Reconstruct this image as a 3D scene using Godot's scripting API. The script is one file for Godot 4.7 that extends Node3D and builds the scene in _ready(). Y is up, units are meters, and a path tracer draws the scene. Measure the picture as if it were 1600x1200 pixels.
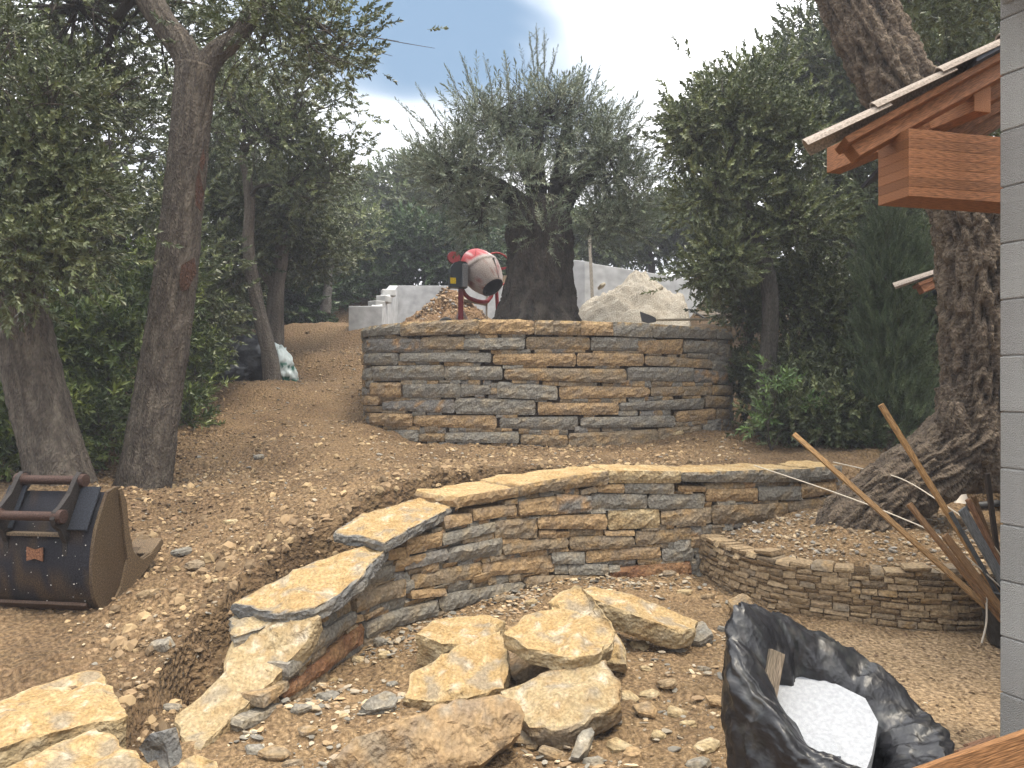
extends Node3D
# A terraced garden under construction: two dry stone walls, an old olive, holm oaks, a house corner.
const F := 1178.0      # focal length in photo pixels (photo 1600 x 1200)
const EYE := 1.6

var rng := RandomNumberGenerator.new()
var na := FastNoiseLite.new()   # smooth fractal noise
var nr := FastNoiseLite.new()   # ridged noise
var nc := FastNoiseLite.new()   # cellular noise
var M := {}
var used := {}
var low_curve := {}
var round_curve := {}
var plant_curve := {}


func _ready():
	rng.seed = 7
	var cam := Camera3D.new()
	cam.name = "camera"
	cam.position = Vector3(0, EYE, 0)
	cam.fov = rad_to_deg(2.0 * atan(600.0 / F))
	cam.near = 0.05
	cam.far = 400.0
	add_child(cam)
	cam.current = true
	var env := Environment.new()
	env.background_mode = Environment.BG_SKY
	env.tonemap_mode = Environment.TONE_MAPPER_LINEAR
	env.tonemap_exposure = 1.85
	env.fog_enabled = true            # the thin milky haze that veils the trees against the light
	env.fog_density = 0.003
	env.fog_light_color = Color(0.93, 0.95, 1.0)
	env.sdfgi_enabled = true
	env.ssao_enabled = true
	env.ssil_enabled = true
	env.sky = Sky.new()
	env.sky.sky_material = sky_material()
	var we := WorldEnvironment.new()
	we.name = "environment"
	we.environment = env
	add_child(we)
	var sun := DirectionalLight3D.new()
	sun.name = "sun"
	sun.light_energy = 0.65
	sun.light_color = Color(1.0, 0.95, 0.86)
	sun.light_angular_distance = 16.0
	sun.shadow_enabled = true
	add_child(sun)
	sun.look_at_from_position(Vector3(6, 22, 3), Vector3.ZERO)

	for n in [na, nr, nc]:
		n.frequency = 1.0
		n.seed = 11
	na.noise_type = FastNoiseLite.TYPE_SIMPLEX_SMOOTH
	na.fractal_octaves = 3
	nr.noise_type = FastNoiseLite.TYPE_SIMPLEX
	nr.fractal_type = FastNoiseLite.FRACTAL_RIDGED
	nr.fractal_octaves = 3
	nc.noise_type = FastNoiseLite.TYPE_CELLULAR
	nc.cellular_return_type = FastNoiseLite.RETURN_DISTANCE2_SUB
	nc.fractal_type = FastNoiseLite.FRACTAL_NONE
	materials()
	low_curve = curve([[-1.36, 3.22], [-1.19, 3.55], [-1.04, 4.05], [-0.87, 4.7], [-0.445, 5.26], [0.15, 5.85], [0.79, 6.12], [1.5, 6.2], [2.06, 6.38], [2.5, 6.6], [3.02, 6.86]])
	round_curve = curve([[-2.05, 12.6], [-2.03, 10.6], [-1.93, 9.8], [-1.62, 9.4], [-0.8, 9.1], [0.3, 9.0], [1.5, 9.08], [2.4, 9.32], [2.8, 9.68], [2.9, 10.2], [2.88, 12.6]])
	plant_curve = curve([[1.54, 6.3], [1.6, 5.9], [1.72, 5.55], [1.95, 5.24], [2.3, 5.03], [2.7, 4.9], [3.1, 4.86], [3.7, 4.9]])
	ground()
	print("ground ", Time.get_ticks_msec())
	round_wall()
	low_wall()
	planter_wall()
	print("walls ", Time.get_ticks_msec())
	concrete_walls()
	house()
	print("house ", Time.get_ticks_msec())
	slabs()
	bucket()
	mixer()
	heaps()
	sack()
	timber()
	small_things()
	print("things ", Time.get_ticks_msec())
	trees()
	print("trees ", Time.get_ticks_msec())
	rubble()
	print("rubble ", Time.get_ticks_msec())


# ---------------------------------------------------------------- sky and materials
func sky_material() -> PanoramaSkyMaterial:
	var w := 1024
	var h := 512
	var im := Image.create(w, h, false, Image.FORMAT_RGBF)
	var n := FastNoiseLite.new()
	n.seed = 5
	n.frequency = 1.0
	n.fractal_octaves = 5
	n.noise_type = FastNoiseLite.TYPE_SIMPLEX_SMOOTH
	var sun_dir := Vector3(6, 22, 3).normalized()
	for y in h:
		var el := (0.5 - (y + 0.5) / h) * PI
		for x in w:
			var az := wrapf((x + 0.5) / w * TAU, -PI, PI)   # 0 looks down -z
			var d := Vector3(sin(az) * cos(el), sin(el), -cos(az) * cos(el))
			var up := maxf(d.y, 0.0)
			# cloud sheet seen as a flat layer far above
			var q := Vector2(d.x, d.z) / (up + 0.22)
			var warp := n.get_noise_2d(q.x * 0.5 + 3.0, q.y * 0.5)
			var f := n.get_noise_2d(q.x * 0.8 + warp * 0.9 + 7.4, q.y * 0.55 + 1.3)
			var fine := n.get_noise_2d(q.x * 3.0 + 9.0, q.y * 2.0 + warp)
			var gap := Vector2((az + 0.1) / 0.2, (el - 0.43) / 0.11).length()   # the blue opening in the cloud
			var cover := 0.86 + f * 0.55 + fine * 0.13
			cover -= 0.95 * exp(-gap * gap * 0.9) * (0.85 + 0.9 * warp)
			cover = smoothstep(0.0, 1.0, clampf(cover, 0.0, 1.0))
			var blue := Color(0.20, 0.295, 0.40).lerp(Color(0.155, 0.24, 0.38), up)
			# an overcast sheet is brighter overhead than near the horizon
			var cloud := Color(0.62, 0.625, 0.635) * (1.0 + 2.6 * up) * (0.98 + 0.16 * fine + 0.12 * f)
			var c := blue.lerp(cloud, cover)
			var glow := maxf(d.dot(sun_dir), 0.0)
			c = c * (1.0 + 0.4 * pow(glow, 6.0))
			if d.y < 0.0:
				c = c.lerp(Color(0.22, 0.2, 0.16), clampf(-d.y * 8.0, 0.0, 1.0))
			im.set_pixel(x, y, c)
	var m := PanoramaSkyMaterial.new()
	m.panorama = ImageTexture.create_from_image(im)
	m.energy_multiplier = 1.0
	return m


func noise_tex(seed_: int, freq: float, oct: int, lo: float, hi: float, kind := 0, size := 512, tint := Color.WHITE) -> NoiseTexture2D:
	var n := FastNoiseLite.new()
	n.seed = seed_
	n.frequency = freq
	n.fractal_octaves = oct
	if kind == 1:
		n.noise_type = FastNoiseLite.TYPE_CELLULAR
		n.cellular_return_type = FastNoiseLite.RETURN_DISTANCE
	elif kind == 2:
		n.fractal_type = FastNoiseLite.FRACTAL_RIDGED
	var t := NoiseTexture2D.new()
	t.noise = n
	t.width = size
	t.height = size
	t.seamless = true
	var g := Gradient.new()
	g.set_color(0, Color(lo, lo, lo) * tint)
	g.set_color(1, Color(hi, hi, hi) * tint.lerp(Color.WHITE, 0.6))
	t.color_ramp = g
	return t


func mat(col: Color, rough: float, tex: Texture2D = null, bump: Texture2D = null, bump_cm := 1.0, scale := Vector3.ONE, vertex := true, world := true) -> StandardMaterial3D:
	var m := StandardMaterial3D.new()
	m.albedo_color = Color(col.r, col.g, col.b).linear_to_srgb()
	m.roughness = rough
	m.metallic_specular = 0.35
	m.vertex_color_use_as_albedo = vertex
	m.albedo_texture = tex
	if tex or bump:
		m.uv1_triplanar = true
		m.uv1_world_triplanar = world
		m.uv1_triplanar_sharpness = 4.0
		m.uv1_scale = scale
	if bump:
		m.heightmap_enabled = true
		m.heightmap_texture = bump
		m.heightmap_scale = bump_cm
	return m


func materials():
	var grain := noise_tex(1, 0.03, 5, 0.62, 1.0)
	var soil := noise_tex(2, 0.05, 5, 0.5, 1.0, 0, 512, Color(1.0, 0.93, 0.84))
	var rough := noise_tex(3, 0.025, 6, 0.0, 1.0)
	var cell := noise_tex(4, 0.05, 3, 0.0, 1.0, 1)
	var ridge := noise_tex(6, 0.02, 4, 0.0, 1.0, 2)
	var pits := noise_tex(8, 0.09, 3, 0.0, 1.0)
	var wood := noise_tex(9, 0.03, 4, 0.45, 1.0)
	M.stone = mat(Color(1.36, 1.36, 1.36), 0.88, grain, rough, 0.8, Vector3.ONE * 2.3)
	M.slab = mat(Color(1.15, 1.15, 1.15), 0.9, noise_tex(20, 0.05, 5, 0.72, 1.0), noise_tex(21, 0.03, 6, 0.0, 1.0), 1.3, Vector3.ONE * 1.7)
	M.chip = mat(Color.WHITE, 0.85)
	M.soil = mat(Color(1.25, 1.25, 1.25), 0.96, soil, noise_tex(5, 0.03, 6, 0.0, 1.0), 4.0, Vector3.ONE * 1.15)
	M.core = mat(Color(1, 1, 1), 0.97, soil, cell, 2.5, Vector3.ONE * 3.0)
	M.sand = mat(Color(1.15, 1.15, 1.15), 0.95, grain, rough, 1.5, Vector3.ONE * 3.0)
	M.bark = mat(Color(1.3, 1.3, 1.3), 0.95, grain, ridge, 2.5, Vector3(4.0, 1.3, 4.0))
	M.cork = mat(Color(1.3, 1.3, 1.3), 0.97, grain, rough, 3.0, Vector3(2.6, 1.8, 2.6))
	M.twig = mat(Color.WHITE, 0.9)
	M.concrete = mat(Color(1.1, 1.1, 1.1), 0.9, noise_tex(19, 0.012, 5, 0.8, 1.0), pits, 0.1, Vector3.ONE * 0.6)
	M.block = mat(Color(1.2, 1.2, 1.2), 0.95, noise_tex(12, 0.12, 4, 0.6, 1.0), pits, 1.1, Vector3.ONE * 3.5)
	M.wood = mat(Color(1.3, 1.3, 1.3), 0.7, wood, wood, 0.25, Vector3(1.0, 14.0, 14.0), true, false)
	M.tile = mat(Color(1.15, 1.15, 1.15), 0.85, grain, pits, 0.4, Vector3.ONE * 4.0)
	M.metal = mat(Color(1.2, 1.2, 1.2), 0.55, noise_tex(14, 0.04, 5, 0.45, 1.0), pits, 0.25, Vector3.ONE * 4.0)
	M.metal.metallic = 0.25
	M.paint = mat(Color(1.1, 1.1, 1.1), 0.45, noise_tex(15, 0.03, 5, 0.7, 1.0), null, 0.0, Vector3.ONE * 3.0)
	M.plastic = mat(Color(1.2, 1.2, 1.2), 0.38, noise_tex(16, 0.025, 5, 0.35, 1.0), noise_tex(18, 0.012, 3, 0.0, 1.0, 2), 0.35, Vector3.ONE * 1.6)
	M.plastic.metallic_specular = 0.5
	M.foam = mat(Color.WHITE, 0.8, noise_tex(17, 0.02, 5, 0.86, 1.0), pits, 0.25, Vector3.ONE * 4.0)
	M.cloth = mat(Color.WHITE, 0.6)
	for k in [["leaf_oak", 0.38, Color(0.3, 0.36, 0.14)], ["leaf_olive", 0.5, Color(0.22, 0.25, 0.15)], ["leaf_bush", 0.4, Color(0.36, 0.46, 0.1)], ["leaf_fir", 0.7, Color(0.08, 0.1, 0.04)]]:
		var m := mat(Color.WHITE, k[1])
		m.cull_mode = BaseMaterial3D.CULL_DISABLED
		m.backlight_enabled = true
		m.backlight = k[2]
		m.metallic_specular = 0.45
		M[k[0]] = m


# ---------------------------------------------------------------- helpers
class Buf:
	var v := PackedVector3Array()
	var i := PackedInt32Array()
	var c := PackedColorArray()
	func add(p: Vector3, col: Color) -> int:
		v.append(p)
		c.append(col)
		return v.size() - 1
	func tri(a: int, b: int, d: int):
		i.append(a)
		i.append(b)
		i.append(d)
	func quad(a: int, b: int, d: int, e: int):
		i.append(a)
		i.append(b)
		i.append(d)
		i.append(a)
		i.append(d)
		i.append(e)


# faces are written counter-clockwise seen from outside and turned over here
func done(b: Buf, flat := false, origin := Vector3.ZERO) -> ArrayMesh:
	var arr := []
	arr.resize(Mesh.ARRAY_MAX)
	var n := b.i.size()
	if flat:
		var v := PackedVector3Array()
		var nn := PackedVector3Array()
		var cc := PackedColorArray()
		v.resize(n)
		nn.resize(n)
		cc.resize(n)
		for k in range(0, n, 3):
			var ia := b.i[k]
			var ib := b.i[k + 1]
			var ic := b.i[k + 2]
			var p := b.v[ia]
			var q := b.v[ib]
			var r := b.v[ic]
			var m := (q - p).cross(r - p).normalized()
			v[k] = p - origin
			v[k + 1] = r - origin
			v[k + 2] = q - origin
			nn[k] = m
			nn[k + 1] = m
			nn[k + 2] = m
			cc[k] = b.c[ia]
			cc[k + 1] = b.c[ic]
			cc[k + 2] = b.c[ib]
		arr[Mesh.ARRAY_VERTEX] = v
		arr[Mesh.ARRAY_NORMAL] = nn
		arr[Mesh.ARRAY_COLOR] = cc
	else:
		var nn := PackedVector3Array()
		nn.resize(b.v.size())
		var ii := PackedInt32Array()
		ii.resize(n)
		for k in range(0, n, 3):
			var ia := b.i[k]
			var ib := b.i[k + 1]
			var ic := b.i[k + 2]
			var m := (b.v[ib] - b.v[ia]).cross(b.v[ic] - b.v[ia])
			nn[ia] += m
			nn[ib] += m
			nn[ic] += m
			ii[k] = ia
			ii[k + 1] = ic
			ii[k + 2] = ib
		for k in nn.size():
			nn[k] = nn[k].normalized() if nn[k].length_squared() > 1e-16 else Vector3.UP
		var v := b.v.duplicate()
		if origin != Vector3.ZERO:
			for k in v.size():
				v[k] -= origin
		arr[Mesh.ARRAY_VERTEX] = v
		arr[Mesh.ARRAY_NORMAL] = nn
		arr[Mesh.ARRAY_COLOR] = b.c
		arr[Mesh.ARRAY_INDEX] = ii
	var me := ArrayMesh.new()
	me.add_surface_from_arrays(Mesh.PRIMITIVE_TRIANGLES, arr)
	return me


func px(x: float, y: float, d: float) -> Vector3:
	return Vector3((x - 800.0) / F * d, EYE - (y - 600.0) / F * d, -d)


func pxh(x: float, y: float, h: float) -> Vector3:
	return px(x, y, (EYE - h) * F / (y - 600.0))


func numbered(called: String) -> String:
	used[called] = used.get(called, -1) + 1
	return called if used[called] == 0 else "%s_%03d" % [called, used[called]]


func tag(o: Node3D, label: String, category := "", group := "", kind := "") -> Node3D:
	o.set_meta("label", label)
	if category:
		o.set_meta("category", category)
	if group:
		o.set_meta("group", group)
	if kind:
		o.set_meta("kind", kind)
	return o


func thing(called: String, label: String, category: String, at: Vector3, group := "") -> Node3D:
	var o := Node3D.new()
	o.name = numbered(called)
	add_child(o)
	o.position = at
	return tag(o, label, category, group)


func top_mesh(called: String, me: Mesh, m: Material, label: String, category: String, at := Vector3.ZERO, group := "", kind := "") -> MeshInstance3D:
	var o := MeshInstance3D.new()
	o.name = numbered(called)
	o.mesh = me
	o.material_override = m
	add_child(o)
	o.position = at
	tag(o, label, category, group, kind)
	return o


# the buffer holds world positions; the part gets an origin of its own unless told otherwise
func part(parent: Node3D, called: String, b: Buf, m: Material, flat := false, centred := false) -> MeshInstance3D:
	var at := Vector3.ZERO
	var base := parent.global_position
	if centred:
		for p in b.v:
			at += p
		at /= maxf(1.0, b.v.size())
	else:
		at = base
	var o := MeshInstance3D.new()
	o.name = called
	o.mesh = done(b, flat, at)
	o.material_override = m
	parent.add_child(o, true)
	o.position = at - base
	return o


func curve(raw: Array) -> Dictionary:
	var pts := PackedVector2Array()
	for k in raw.size() - 1:
		var a := Vector2(raw[maxi(k - 1, 0)][0], raw[maxi(k - 1, 0)][1])
		var b := Vector2(raw[k][0], raw[k][1])
		var c := Vector2(raw[k + 1][0], raw[k + 1][1])
		var e := Vector2(raw[mini(k + 2, raw.size() - 1)][0], raw[mini(k + 2, raw.size() - 1)][1])
		for j in 8:
			pts.append(b.cubic_interpolate(c, a, e, j / 8.0))
	pts.append(Vector2(raw[-1][0], raw[-1][1]))
	var acc := PackedFloat32Array([0.0])
	for k in pts.size() - 1:
		acc.append(acc[k] + pts[k].distance_to(pts[k + 1]))
	return {"p": pts, "s": acc, "len": acc[acc.size() - 1]}


func cat(cv: Dictionary, s: float) -> Vector2:
	var k := clampi(cv.s.bsearch(s) - 1, 0, cv.p.size() - 2)
	var t: float = (s - cv.s[k]) / maxf(1e-5, cv.s[k + 1] - cv.s[k])
	return cv.p[k] + (cv.p[k + 1] - cv.p[k]) * t


# unit normal towards the near side, in (x, depth)
func cnormal(cv: Dictionary, s: float) -> Vector2:
	var t: Vector2 = (cat(cv, minf(s + 0.05, cv.len)) - cat(cv, maxf(s - 0.05, 0.0))).normalized()
	return Vector2(t.y, -t.x)


# where the sight line through photo column x first meets the curve
func ray_s(cv: Dictionary, x: float) -> float:
	var t := (x - 800.0) / F
	var best := -1.0
	var near := 1e9
	var miss := 1e9
	var miss_s := 0.0
	for k in cv.p.size() - 1:
		var a: float = cv.p[k].x - t * cv.p[k].y
		var b: float = cv.p[k + 1].x - t * cv.p[k + 1].y
		if a * b <= 0.0 and a != b:
			var u := a / (a - b)
			var d: float = lerpf(cv.p[k].y, cv.p[k + 1].y, u)
			if d < near:
				near = d
				best = lerpf(cv.s[k], cv.s[k + 1], u)
		if absf(a) < miss:
			miss = absf(a)
			miss_s = cv.s[k]
	return best if best >= 0.0 else miss_s


# (signed distance, positive behind; position along) of the point nearest on the curve
func near_curve(cv: Dictionary, q: Vector2) -> Vector2:
	var best := 1e9
	var s := 0.0
	var side := 1.0
	var p: PackedVector2Array = cv.p
	for k in p.size() - 1:
		var e := p[k + 1] - p[k]
		var t := clampf((q - p[k]).dot(e) / e.length_squared(), 0.0, 1.0)
		var r := q - (p[k] + e * t)
		var l := r.length_squared()
		if l < best:
			best = l
			s = lerpf(cv.s[k], cv.s[k + 1], t)
			side = 1.0 if e.cross(r) > 0.0 else -1.0
	return Vector2(sqrt(best) * side, s)


func jit(a: float) -> float:
	return rng.randf_range(-a, a)


func jit3(a: float) -> Vector3:
	return Vector3(jit(a), jit(a), jit(a))


# lattice of the six faces of a box: points (0..n) and outward quads
func shell(nu: int, nv: int, nw: int) -> Array:
	var pts: Array[Vector3] = []
	var at := {}
	var q := PackedInt32Array()
	for i in nu + 1:
		for j in nv + 1:
			for k in nw + 1:
				if i == 0 or j == 0 or k == 0 or i == nu or j == nv or k == nw:
					at[i * 10000 + j * 100 + k] = pts.size()
					pts.append(Vector3(float(i) / nu, float(j) / nv, float(k) / nw))
	for i in nu:
		for j in nv:
			for e in [0, nw]:
				var a: int = at[i * 10000 + j * 100 + e]
				var b: int = at[(i + 1) * 10000 + j * 100 + e]
				var c: int = at[(i + 1) * 10000 + (j + 1) * 100 + e]
				var d: int = at[i * 10000 + (j + 1) * 100 + e]
				q.append_array(PackedInt32Array([a, b, c, d]) if e else PackedInt32Array([a, d, c, b]))
	for j in nv:
		for k in nw:
			for e in [0, nu]:
				var a: int = at[e * 10000 + j * 100 + k]
				var b: int = at[e * 10000 + (j + 1) * 100 + k]
				var c: int = at[e * 10000 + (j + 1) * 100 + k + 1]
				var d: int = at[e * 10000 + j * 100 + k + 1]
				q.append_array(PackedInt32Array([a, b, c, d]) if e else PackedInt32Array([a, d, c, b]))
	for k in nw:
		for i in nu:
			for e in [0, nv]:
				var a: int = at[i * 10000 + e * 100 + k]
				var b: int = at[i * 10000 + e * 100 + k + 1]
				var c: int = at[(i + 1) * 10000 + e * 100 + k + 1]
				var d: int = at[(i + 1) * 10000 + e * 100 + k]
				q.append_array(PackedInt32Array([a, b, c, d]) if e else PackedInt32Array([a, d, c, b]))
	return [pts, q]


func add_quads(b: Buf, q: PackedInt32Array, base: int):
	for k in range(0, q.size(), 4):
		b.quad(base + q[k], base + q[k + 1], base + q[k + 2], base + q[k + 3])


# a box with slightly eased edges, in a frame
func box(b: Buf, t: Transform3D, size: Vector3, col: Color, ease := 0.004, vary := 0.0):
	var cuts := []
	for a in 3:
		var e := minf(ease, size[a] * 0.3) / size[a]
		cuts.append([0.0, e, 1.0 - e, 1.0])
	var sh := shell(3, 3, 3)
	var base := b.v.size()
	for p: Vector3 in sh[0]:
		var g := Vector3i(roundi(p.x * 3), roundi(p.y * 3), roundi(p.z * 3))
		var w := Vector3(cuts[0][g.x], cuts[1][g.y], cuts[2][g.z])
		var edges := int(g.x % 3 == 0) + int(g.y % 3 == 0) + int(g.z % 3 == 0)
		var l := (w - Vector3.ONE * 0.5) * size
		if edges > 1:
			for a in 3:
				if g[a] % 3 == 0:
					l[a] -= signf(l[a]) * minf(ease, size[a] * 0.3) * (0.3 if edges == 2 else 0.42)
		b.add(t * l, col * (1.0 + jit(vary)))
	add_quads(b, sh[1], base)


# a bar between two points; width across, height in the up direction
func bar(b: Buf, p: Vector3, q: Vector3, width: float, height: float, col: Color, ease := 0.003, vary := 0.0, up := Vector3.UP):
	box(b, bar_frame(p, q, up), Vector3(p.distance_to(q), height, width), col, ease, vary)


func bar_frame(p: Vector3, q: Vector3, up := Vector3.UP) -> Transform3D:
	var x := (q - p).normalized()
	var z := x.cross(up).normalized()
	return Transform3D(Basis(x, z.cross(x).normalized(), z), (p + q) * 0.5)


# swept tube with bark-like relief
func tube(b: Buf, pts: Array, rad: Array, sides: int, step: float, amp: float, fa: float, fl: float, c1: Color, c2: Color, off := 0.0, noise: FastNoiseLite = null):
	var ps: Array[Vector3] = []
	var rs: Array[float] = []
	for k in pts.size() - 1:
		var a: Vector3 = pts[maxi(k - 1, 0)]
		var p: Vector3 = pts[k]
		var q: Vector3 = pts[k + 1]
		var e: Vector3 = pts[mini(k + 2, pts.size() - 1)]
		var n := maxi(1, ceili(p.distance_to(q) / step))
		for j in n:
			var t := float(j) / n
			ps.append(p.cubic_interpolate(q, a, e, t))
			rs.append(lerpf(rad[k], rad[k + 1], t))
	ps.append(pts[-1])
	rs.append(rad[-1])
	var dir := (ps[1] - ps[0]).normalized()
	var x := dir.cross(Vector3.FORWARD if absf(dir.z) < 0.9 else Vector3.RIGHT).normalized()
	var l := 0.0
	var base := b.v.size()
	for k in ps.size():
		var t := (ps[mini(k + 1, ps.size() - 1)] - ps[maxi(k - 1, 0)]).normalized()
		x = (x - t * x.dot(t)).normalized()
		var y := t.cross(x)
		if k > 0:
			l += ps[k].distance_to(ps[k - 1])
		for j in sides:
			var an := TAU * j / sides
			var ca := cos(an)
			var sa := sin(an)
			var r := rs[k]
			var col := c1
			if amp > 0.0:
				var n := (noise if noise else na).get_noise_3d(ca * fa + off, l * fl, sa * fa - off)
				if noise == nc:
					var wx := 0.5 * na.get_noise_3d(ca * 1.7 + 5.0, l * 2.2, sa * 1.7)
					n = minf((nc.get_noise_3d(ca * fa + wx, l * fl + wx * 1.6, sa * fa - wx) + 0.85) * 3.0, 0.4) * 0.6 + 0.5 * nr.get_noise_3d(ca * 2.6, l * 2.4, sa * 2.6) + 0.3 * na.get_noise_3d(ca * 7.0, l * 9.0, sa * 7.0)
				r += amp * n
				col = c1.lerp(c2, clampf(0.5 + n * 0.9 + 0.4 * na.get_noise_3d(ca * 2.0 + off, l * 1.5, sa * 2.0), 0.0, 1.0))
			b.add(ps[k] + (x * ca + y * sa) * r, col)
	for k in ps.size() - 1:
		for j in sides:
			var a := base + k * sides + j
			var d := base + k * sides + (j + 1) % sides
			b.quad(a, d, d + sides, a + sides)
	for e in [0, ps.size() - 1]:
		var m := b.add(ps[e], c1)
		for j in sides:
			var a: int = base + e * sides + j
			var d: int = base + e * sides + (j + 1) % sides
			if e == 0:
				b.tri(m, d, a)
			else:
				b.tri(m, a, d)


# turned shape: profile of (radius, height) round the y axis of a frame
func lathe(b: Buf, t: Transform3D, prof: Array, sides: int, cols: Array, closed := false):
	var base := b.v.size()
	for k in prof.size():
		for j in sides:
			var an := TAU * j / sides
			b.add(t * Vector3(cos(an) * prof[k][0], prof[k][1], sin(an) * prof[k][0]), cols[mini(k, cols.size() - 1)])
	for k in prof.size() - 1:
		for j in sides:
			var a := base + k * sides + j
			var d := base + k * sides + (j + 1) % sides
			b.quad(a, a + sides, d + sides, d)
	if closed:
		for e in [0, prof.size() - 1]:
			var m := b.add(t * Vector3(0, prof[e][1], 0), cols[mini(e, cols.size() - 1)])
			for j in sides:
				var a: int = base + e * sides + j
				var d: int = base + e * sides + (j + 1) % sides
				if e == 0:
					b.tri(m, a, d)
				else:
					b.tri(m, d, a)


func frame_y(at: Vector3, axis: Vector3) -> Transform3D:
	var y := axis.normalized()
	var x := y.cross(Vector3.BACK if absf(y.z) < 0.9 else Vector3.RIGHT).normalized()
	return Transform3D(Basis(x, y, x.cross(y)), at)


# flat polygon (points in a frame's x,y plane) with thickness along z
func plate(b: Buf, t: Transform3D, poly: PackedVector2Array, thick: float, col: Color):
	var tri := Geometry2D.triangulate_polygon(poly)
	var n := poly.size()
	var ccw := not Geometry2D.is_polygon_clockwise(poly)
	var base := b.v.size()
	for s in [0.5, -0.5]:
		for p in poly:
			b.add(t * Vector3(p.x, p.y, s * thick), col)
	for k in range(0, tri.size(), 3):
		var a := tri[k]
		var c := tri[k + 1]
		var d := tri[k + 2]
		if (poly[c] - poly[a]).cross(poly[d] - poly[a]) < 0.0:
			var e := c
			c = d
			d = e
		b.tri(base + a, base + c, base + d)
		b.tri(base + n + a, base + n + d, base + n + c)
	for k in n:
		var k2 := (k + 1) % n
		if not ccw:
			b.quad(base + k, base + k2, base + n + k2, base + n + k)
		else:
			b.quad(base + k, base + n + k, base + n + k2, base + k2)


# ---------------------------------------------------------------- ground
const HILL := [
	[-2.13, 5.0, 0.45], [-2.6, 4.25, 0.3], [-3.4, 7.0, 0.56], [-3.7, 6.2, 0.8], [-2.34, 6.9, 0.72], [-2.05, 8.2, 0.97], [-2.0, 9.3, 1.1],
	[-0.85, 9.0, 0.85], [0.75, 9.0, 0.84], [2.7, 9.3, 1.05], [0.0, 8.0, 0.82], [-0.9, 7.2, 0.8], [2.7, 8.3, 0.83], [1.2, 7.2, 0.82], [-3.6, 12.0, 1.6], [-3.4, 13.5, 2.17],
	[-3.6, 16.0, 2.9], [-3.7, 11.5, 1.65], [-4.2, 10.0, 1.2], [-1.9, 3.2, 0.05], [-2.7, 3.95, 0.22], [-2.07, 4.06, 0.22], [-1.62, 3.47, 0.07], [-1.8, 4.6, 0.4],
	[3.05, 9.0, 0.92], [4.5, 9.0, 0.95], [-2.9, 15.0, 2.75], [0.0, 15.0, 2.8], [3.8, 15.0, 2.75], [0.0, 12.0, 2.25], [5.0, 12.0, 1.6], [-6.0, 10.0, 1.4], [-8.0, 8.0, 1.2], [-6.0, 6.0, 0.95],
	[-5.0, 4.0, 0.5], [5.0, 7.6, 0.8], [8.0, 8.0, 0.9], [-1.1, 6.3, 0.88], [-0.3, 6.8, 0.88], [-0.75, 6.35, 0.89], [-3.0, 3.0, 0.1], [-2.0, 2.0, 0.0], [-4.0, 0.0, 0.0], [0.0, 0.0, 0.0],
	[0.0, 30.0, 4.2], [-14.0, 30.0, 4.6], [14.0, 30.0, 4.2], [0.0, 70.0, 8.0], [-40.0, 70.0, 9.0], [40.0, 70.0, 8.0], [-15.0, 12.0, 2.2], [12.0, 14.0, 2.0], [-1.4, 5.75, 0.76], [-1.75, 5.1, 0.52], [-5.0, 20.0, 4.2], [0.0, 21.0, 4.5], [5.0, 20.0, 4.3], [-10.0, 18.0, 3.6], [10.0, 20.0, 4.0],
]
const CAP_TOP := [[-1.36, 0.02], [-1.19, 0.12], [-1.04, 0.4], [-0.87, 0.6], [-0.445, 0.73], [0.15, 0.84], [0.79, 0.88], [4.0, 0.88]]


func cap_top(x: float) -> float:
	for k in CAP_TOP.size() - 1:
		if x < CAP_TOP[k + 1][0]:
			return lerpf(CAP_TOP[k][1], CAP_TOP[k + 1][1], clampf((x - CAP_TOP[k][0]) / (CAP_TOP[k + 1][0] - CAP_TOP[k][0]), 0.0, 1.0))
	return 0.88


func hill(x: float, d: float) -> float:
	var sw := 0.0
	var sh := 0.0
	for p in HILL:
		var r: float = (x - p[0]) * (x - p[0]) + (d - p[1]) * (d - p[1]) + 0.3
		var w := 1.0 / (r * r)
		sw += w
		sh += w * p[2]
	return sh / sw


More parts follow.
